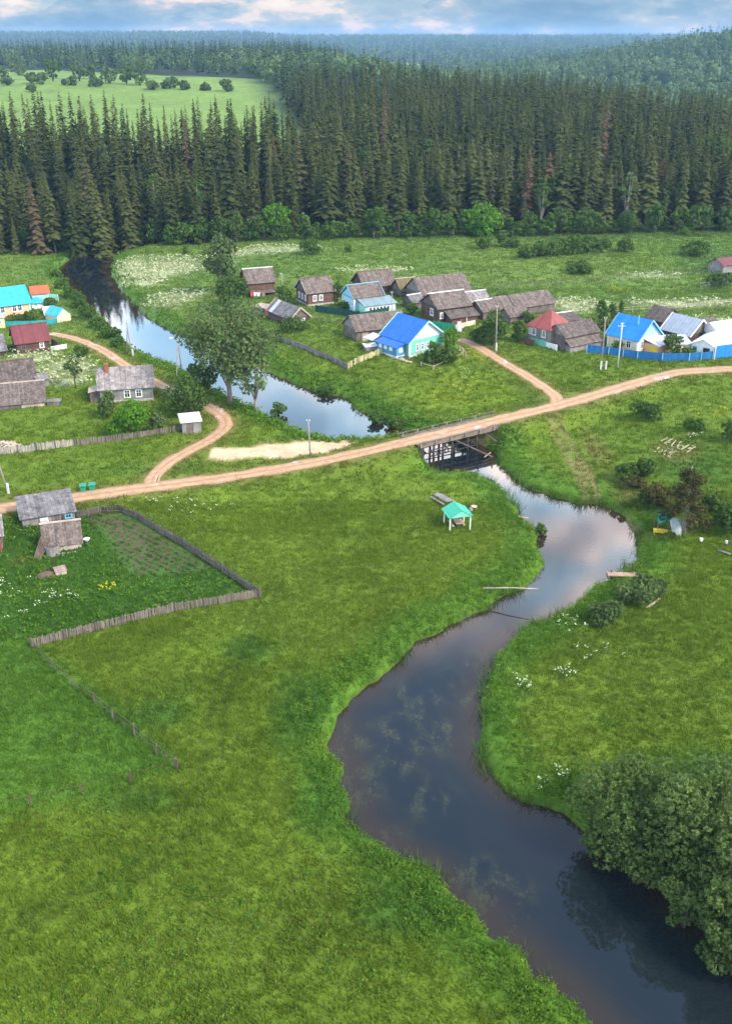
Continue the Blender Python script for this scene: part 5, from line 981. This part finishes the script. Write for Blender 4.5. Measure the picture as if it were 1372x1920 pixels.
# willows overhanging the river
BW = leaf_mat('river_willow_leaves', (.058, .112, .026), (.225, .30, .085), .38, .2)
for a, b_, h_, w_, n_, l_ in ((1185, 1595, 200, 245, 26000, 'grey green willow crown at the head of the riverside clump'), (1300, 1640, 235, 235, 24000, 'taller willow in the middle of the riverside clump'), (1375, 1735, 255, 230, 22000, 'dark willow leaning over the brown water'), (1400, 1580, 200, 200, 12000, 'willow at the back of the riverside clump'), (1420, 1830, 200, 170, 10000, 'low willow boughs drooping over the water at the picture edge')):
    put(a, b_, h_, w_, BW, l_, n_, .115, 'tree', True, name='willow_tree', lob=34, clump=16, tr=.22)
for a, b_, h_, w_, n_, l_ in ((1125, 1600, 95, 85, 5000, 'small willow bush closest to the open meadow bank'), (1200, 1652, 120, 125, 8000, 'willow bush dipping its leaves into the brown water'), (1280, 1738, 130, 130, 8000, 'willow bush under the leaning willow'), (1350, 1815, 130, 120, 7000, 'last willow bush along the dark water')):
    put(a, b_, h_, w_, BW, l_, n_, .11, 'bush', True, name='willow_bush', lob=16, clump=16)
# old half bare pine by the pool
p = G(1279, 1003); rg = np.random.default_rng(5); s = pxm(p); h = 130 / s / .93
e = empty('old_pine', p, 0, 'old half bare pine with brownish crown by the pool', 'tree'); m = MB(); m.tube([(0, 0, -.3), (.1, 0, h * .5), (-.05, 0, h)], [.34, .24, .07], 9)
lob_ = []
for k in range(16):
    z = h * (.28 + .66 * k / 15); a = 2.4 * k; r_ = (2.6 * (1 - .72 * k / 15)) * rg.uniform(.8, 1.15); q = (math.cos(a) * r_, math.sin(a) * r_, z - .7 * r_ * .6); m.tube([(0, 0, z), (q[0] * .6, q[1] * .6, z - .15 * r_), q], [.09, .06, .03], 5); lob_.append((*q, .85, .85, .8)); lob_.append((q[0] * .6, q[1] * .6, z - .4, .75, .75, .7))
m.build('trunk', palebark, e, True); V, T = leafcloud(rg, lob_, 7000, .15, .25, .1, .9, 6); npmesh('crown', V, quads(V), RUST, e, {'tint': T})
# leafy fringe at the foot of the forest
for i in range(64):
    px_ = -30 + i * 23 + rng.normal() * 9; yb = np.interp(px_, [-60, 0, 130, 240, 340, 470, 600, 800, 1000, 1200, 1372, 1460], [470, 467, 470, 461, 458, 452, 448, 444, 442, 436, 432, 430]) + rng.uniform(-2, 3)
    put(px_, yb, rng.uniform(26, 58), rng.uniform(26, 48), DEC if rng.random() < .55 else DECD, 'leafy bush of the green fringe at the foot of the spruce wall', 650, .42, 'bush', True, 'leafy fringe of the forest', seed=900 + i, lob=6, name='forest_edge_bush', clump=8)
put(903, 444, 70, 82, DECB, 'largest round bright bush at the foot of the spruce wall', 2600, .42, 'bush', True, lob=10)
put(520, 450, 70, 48, DECB, 'tall bright green tree at the foot of the spruce wall', 1300, .42); put(150, 466, 48, 66, DEC, 'wide green willow at the forest foot beside the river bend', 1600, .42, 'bush', True); put(700, 448, 60, 44, DEC, 'green aspen before the middle of the spruce wall', 1000, .42); put(1028, 420, 88, 22, DEC, 'slim green birch among the dark spruces', 600, .42, name='birch_tree'); put(1264, 420, 74, 18, DEC, 'lone pale stemmed birch at the right end of the spruce wall', 500, .42, name='birch_tree', bk=palebark)
for i, (a, b_, h_, w_, l_) in enumerate(((985, 424, 132, 34, 'reddish dead spruce beside the slim birch at the forest foot'), (720, 300, 120, 30, 'dead rusty spruce top among the green ones in mid forest'), (1132, 275, 110, 30, 'rusty dead spruce high on the wooded slope'), (350, 290, 110, 28, 'brownish dying spruce in the forest above the river bend'))):
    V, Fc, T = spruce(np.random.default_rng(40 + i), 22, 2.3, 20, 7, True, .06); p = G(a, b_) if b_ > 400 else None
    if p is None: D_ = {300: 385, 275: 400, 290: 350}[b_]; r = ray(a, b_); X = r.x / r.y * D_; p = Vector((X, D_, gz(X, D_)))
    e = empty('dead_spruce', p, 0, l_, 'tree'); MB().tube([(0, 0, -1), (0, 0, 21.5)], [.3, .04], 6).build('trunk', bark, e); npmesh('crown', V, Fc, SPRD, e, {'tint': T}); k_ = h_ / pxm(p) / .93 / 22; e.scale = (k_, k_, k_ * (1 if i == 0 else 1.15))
for i in range(16):
    a, b_ = rng.uniform(20, 1360), 0; D_ = rng.uniform(318, 400); X = (a - 686) / F * D_; p = Vector((X, D_, gz(X, D_)))
    V, T, m = broad(np.random.default_rng(700 + i), rng.uniform(12, 19), rng.uniform(4.5, 7), 700, .40, .2, 7); tree('birch_tree', p, V, T, m, DEC if i % 3 else POP, 'pale green birch scattered among the dark spruces of the slope', 'tree', 'birches inside the spruce forest', palebark)
for i, (a, D_, h_) in enumerate(((1352, 388, 21), (1368, 380, 19), (1330, 398, 18))):
    X = (a - 686) / F * (D_ * CP + SP * 30); p = Vector((X, D_, gz(X, D_))); V, T, m = broad(np.random.default_rng(760 + i), h_, 8.5, 1100, .42, .15, 8); tree('leafy_tree', p, V, T, m, DECB if i else DEC, ['tallest', 'brightest', 'smallest'][i] + ' of three light green trees rising beside the spruces at the picture edge', 'tree')
# trees around the plateau field
for i, (a, b_, h_, w_) in enumerate(((35, 142, 24, 36), (100, 152, 40, 34), (75, 158, 22, 40), (60, 156, 18, 24), (150, 152, 34, 40), (205, 156, 30, 44), (238, 158, 40, 30), (262, 160, 52, 44), (318, 166, 20, 36), (15, 160, 16, 22), (130, 160, 16, 30), (180, 163, 20, 26), (285, 168, 18, 26), (345, 168, 16, 24), (385, 170, 14, 20), (425, 172, 22, 26), (60, 172, 12, 20), (5, 150, 26, 30), (170, 150, 30, 26))):
    r = ray(a, b_); D_ = 780.0
    for _ in range(30): X = r.x / r.y * D_; z_ = gz(X, D_); D_ = D_ * .6 + .4 * (z_ - H) / (r.z / r.y)
    D_ = min(max(D_, 560), 1000); X = r.x / r.y * D_; p = Vector((X, D_, gz(X, D_))); s = pxm(p)
    V, T, m = broad(np.random.default_rng(60 + i), h_ / s, w_ / s, 420, .95, .15, 6, .3, bush=True); tree('field_tree', p, V, T, m, DECD if i in (1, 6) else GREY, 'rounded tree standing on the pale field beyond the spruce tops', 'tree', 'trees on the plateau field')
# ------------------------------------------------------------------ grass, herbs and flowers
GRS = vcol_leaf('grass_blades', .35); rgG = np.random.default_rng(12)
def tufts(n, y0, y1, keep, hgt, wid, blades, spread, name, label, colf=lambda c, r: c, density_w=None, wmul=1.0, vis=.40):
    yy = np.sqrt(rgG.uniform(y0 ** 2, y1 ** 2, n)) if wmul == 1.0 else y0 + (y1 - y0) * rgG.random(n) ** wmul
    xx = rgG.uniform(-1, 1, n) * (vis * yy + 32); rs, rdd = grid(RSD, xx, yy), grid(RD, xx, yy); k = keep(xx, yy, rs, rdd); xx, yy = xx[k], yy[k]; n = len(xx)
    zc_, zg = grid(ZONE, xx, yy), grid(GH, xx, yy); 
    B = blades; a = rgG.uniform(0, 6.283, (n, B)); q = spread * np.sqrt(rgG.random((n, B))); bx, by = xx[:, None] + np.cos(a) * q, yy[:, None] + np.sin(a) * q
    sc = (.6 + .8 * rgG.random((n, 1))) * (1 + .35 * fbm(xx / 5, yy / 5, 91, 2)[:, None]); hh = hgt * sc * (.6 + .7 * rgG.random((n, B))); wd = wid * (.7 + .6 * rgG.random((n, B))); f = rgG.uniform(0, 6.283, (n, B)); le = hh * rgG.uniform(.1, .7, (n, B))
    zb = zg[:, None] - .05; P0 = np.stack([bx - np.sin(f) * wd, by + np.cos(f) * wd, zb + 0 * bx], -1); P1 = np.stack([bx + np.sin(f) * wd, by - np.cos(f) * wd, zb + 0 * bx], -1); P2 = np.stack([bx + np.cos(a) * le, by + np.sin(a) * le, zb + hh], -1)
    V = np.stack([P0, P1, P2], 2).reshape(-1, 3); cc = colf(zc_, rgG)[:, None, :] * (.86 + .3 * rgG.random((n, 1, 1))) * (.85 + .3 * rgG.random((n, B, 1))); cc = np.repeat(cc.reshape(-1, 3), 3, 0)
    return tag(npmesh(name, V, np.arange(len(V)).reshape(-1, 3), GRS, attrs={'zone': cc}), label, 'grass', None, 'stuff')
nosoil = lambda a, b_: ~inside(a, b_, SAND) & ~inside(a, b_, SOIL[0])
tufts(165000, 27, 125, lambda a, b_, rs, rd_: (rs > .8) & (rd_ > .3) & nosoil(a, b_), .30, .050, 6, .28, 'grass', 'short meadow grass of the near banks', wmul=.85)
tufts(85000, 115, 240, lambda a, b_, rs, rd_: (rs > .8) & (rd_ > .35) & nosoil(a, b_) & (rgG.random(len(a)) < .8), .34, .10, 6, .45, 'grass', 'meadow grass around the village and the road', vis=.38)
tufts(26000, 235, 325, lambda a, b_, rs, rd_: rs > .8, .42, .2, 5, .8, 'grass', 'tall meadow grass running to the forest', vis=.38)
tufts(72000, 30, 200, lambda a, b_, rs, rd_: (rs > -1.0) & (rs < .25) & (rd_ > 1.5) & (fbm(a / 5, b_ / 5, 105, 3) > .12), 1.15, .035, 9, .3, 'reeds', 'reeds and sedge standing in broken patches along the water line', lambda c, r: c * .3 + C(.06, .12, .02)[None], wmul=.9)
def herbs(name, label, pts, size, hgt, col, per=9, up=.8):
    n = len(pts) * per; P = np.repeat(pts, per, 0); u = rgG.random(n); a = rgG.uniform(0, 6.283, n); q = hgt * .55 * np.sqrt(rgG.random(n)); hs = np.repeat(hgt * (.5 + .8 * rgG.random(len(pts))), per)
    c = np.stack([P[:, 0] + np.cos(a) * q, P[:, 1] + np.sin(a) * q, P[:, 2] + hs * u], -1); nr = np.stack([np.cos(a) * .7, np.sin(a) * .7, up + 0 * a], -1) + .5 * rgG.normal(size=(n, 3)); nr /= np.linalg.norm(nr, axis=1)[:, None]
    t1 = np.cross(nr, rgG.normal(size=(n, 3))); t1 /= np.linalg.norm(t1, axis=1)[:, None]; t2 = np.cross(nr, t1); s = size * (.6 + .8 * rgG.random(n))[:, None]
    V = np.stack([c - t1 * s, c - t2 * s * .5, c + t1 * s, c + t2 * s * .5], 1).reshape(-1, 3); cc = (np.repeat(col(pts), per, 0) if callable(col) else np.array(col)[None] + np.zeros((n, 1))) * (.65 + .7 * rgG.random((n, 1)))
    return tag(npmesh(name, V, quads(V), GRS, attrs={'zone': np.repeat(cc, 4, 0)}), label, 'plants', None, 'stuff')
def sample(n, y0, y1, keep, vis=.42):
    yy = y0 + (y1 - y0) * rgG.random(n) ** 1.2; xx = rgG.uniform(-1, 1, n) * (vis * yy + 26); k = keep(xx, yy, grid(RSD, xx, yy), grid(RD, xx, yy)); return np.stack([xx[k], yy[k], grid(GH, xx[k], yy[k])], -1)
bn = lambda a, b_: .5 + .8 * fbm(a / 4.5, b_ / 4.5, 95, 3)
B1 = sample(195000, 28, 150, lambda a, b_, rs, rd_: (rs > -.22) & (rs < 2.2 + 3.5 * fbm(a / 6, b_ / 6, 96, 2)) & (rd_ > 1.2) & (rgG.random(len(a)) < np.clip(bn(a, b_) * .8 + .35 * (rs < .6), .06, .85)))
hc = lambda p: lerp(C(.075, .165, .018)[None] + 0 * p[:, :1], C(.150, .245, .028)[None], np.clip(.5 + fbm(p[:, 0] / 3, p[:, 1] / 3, 97, 3), 0, 1))
herbs('bank_herbs', 'lush nettles and herbs crowding the near river banks', B1, .09, .55, hc, 13)
B2 = sample(60000, 145, 300, lambda a, b_, rs, rd_: (rs > -.2) & (rs < 3.5) & (rd_ > 1.2) & (rgG.random(len(a)) < .8)); herbs('bank_herbs', 'tall herbs along the river above the bridge', B2, .24, .75, hc, 6)
B3 = sample(110000, 28, 210, lambda a, b_, rs, rd_: (rs > 2) & (rd_ > 1.5) & nosoil(a, b_) & (fbm(a / 9, b_ / 9, 98, 3) > .26) & (rgG.random(len(a)) < .35)); herbs('weed_patches', 'patches of taller weeds scattered through the meadow', B3, .085, .42, hc, 14)
B4 = sample(60000, 60, 200, lambda a, b_, rs, rd_: (sdist(a, b_, GARD) < -.5) & (sdist(a, b_, SOIL[0]) > .8) & (rgG.random(len(a)) < .5)); herbs('garden_weeds', 'dense green weeds filling the vegetable garden', B4, .15, .5, lambda p: hc(p) * C(.85, .95, .9)[None], 9)
def potato():
    X = rgG.uniform(-90, 0, 90000); Y = rgG.uniform(70, 140, 90000); u = row_u(X, Y); k = (sdist(X, Y, SOIL[0]) < .3) & (np.abs(u - np.round(u)) < .2) & (rgG.random(90000) < .25 + .6 * row_v(X, Y)); return np.stack([X[k], Y[k], grid(GH, X[k], Y[k])], -1)
herbs('potato_plants', 'rows of potato plants on the bare garden soil', potato(), .10, .30, (.06, .13, .024), 8)
B5 = sample(105000, 30, 230, lambda a, b_, rs, rd_: (rs > 1.5) & (rd_ > .6) & nosoil(a, b_) & (fbm(a / 12, b_ / 12, 101, 3) + .4 * fbm(a / 2, b_ / 2, 102, 2) > .05) & (rgG.random(len(a)) < .5)); herbs('seed_heads', 'dry pale seed heads standing over the meadow grass', B5 + C(0, 0, .25)[None], .055, .4, (.20, .20, .065), 3)
def umbels(E, n, dens):
    X = []
    for cx, cy, rx, ry in E: k = int(n * rx * ry / 30) + 12; a = rgG.uniform(0, 6.283, k); q = rgG.random(k) ** .5; X.append(np.stack([cx + np.cos(a) * q * rx * 1.05, cy + np.sin(a) * q * ry * 1.05], -1))
    X = np.concatenate(X); k = (grid(RSD, X[:, 0], X[:, 1]) > .6) & (grid(RD, X[:, 0], X[:, 1]) > .3) & (fbm(X[:, 0] / 2.2, X[:, 1] / 2.2, 99, 3) > dens); X = X[k]; return np.stack([X[:, 0], X[:, 1], grid(GH, X[:, 0], X[:, 1])], -1)
def flowers(name, label, pts, hgt, size, col, per):
    n = len(pts) * per; P = np.repeat(pts, per, 0); hs = np.repeat(hgt * (.6 + .6 * rgG.random(len(pts))), per); c = P + np.stack([rgG.normal(size=n) * .16, rgG.normal(size=n) * .16, hs * (.8 + .3 * rgG.random(n))], -1)
    nr = np.stack([.5 * rgG.normal(size=n), .5 * rgG.normal(size=n), np.ones(n)], -1); nr /= np.linalg.norm(nr, axis=1)[:, None]; t1 = np.cross(nr, rgG.normal(size=(n, 3))); t1 /= np.linalg.norm(t1, axis=1)[:, None]; t2 = np.cross(nr, t1); s = size * (.6 + .8 * rgG.random(n))[:, None]
    V = np.stack([c - t1 * s, c - t2 * s, c + t1 * s, c + t2 * s], 1).reshape(-1, 3); return tag(npmesh(name, V, quads(V), GRS, attrs={'zone': np.repeat(np.array(col)[None] * (.8 + .3 * rgG.random((n, 1))), 4, 0)}), label, 'flowers', None, 'stuff')
FP = umbels(FLOW, 60, -.02); herbs('flower_stems', 'leafy stems under the cow parsley flowers', FP, .12, .8, (.055, .12, .02), 7); flowers('cow_parsley', 'white cow parsley flowers in loose drifts', FP, 1.0, .075, (.66, .70, .46), 5)
flowers('meadow_flowers', 'pale drifts of meadow flowers around the village', umbels(PALE, 110, -.2), .8, .20, (.60, .62, .36), 3); flowers('yellow_flowers', 'yellow flowers sprinkled over the slopes', umbels(YEL, 26, .05), .6, .13, (.50, .50, .03), 3)
# ------------------------------------------------------------------ haze over the whole valley
hz = MB().box(-3600, 3600, -120, 6600, -8, 92).build('haze', bpy.data.materials.new('haze'))
hm_ = hz.data.materials[0]; hm_.use_nodes = True; t = hm_.node_tree; t.nodes.remove(t.nodes['Principled BSDF'])
pv = t.nodes.new('ShaderNodeVolumePrincipled'); pv.inputs['Color'].default_value = (.40, .66, 1.0, 1); pv.inputs['Density'].default_value = 1.0e-4; pv.inputs['Anisotropy'].default_value = .2
t.links.new(pv.outputs[0], t.nodes['Material Output'].inputs['Volume']); tag(hz, 'pale blue haze filling the valley out to the far ridge', 'haze', None, 'stuff')
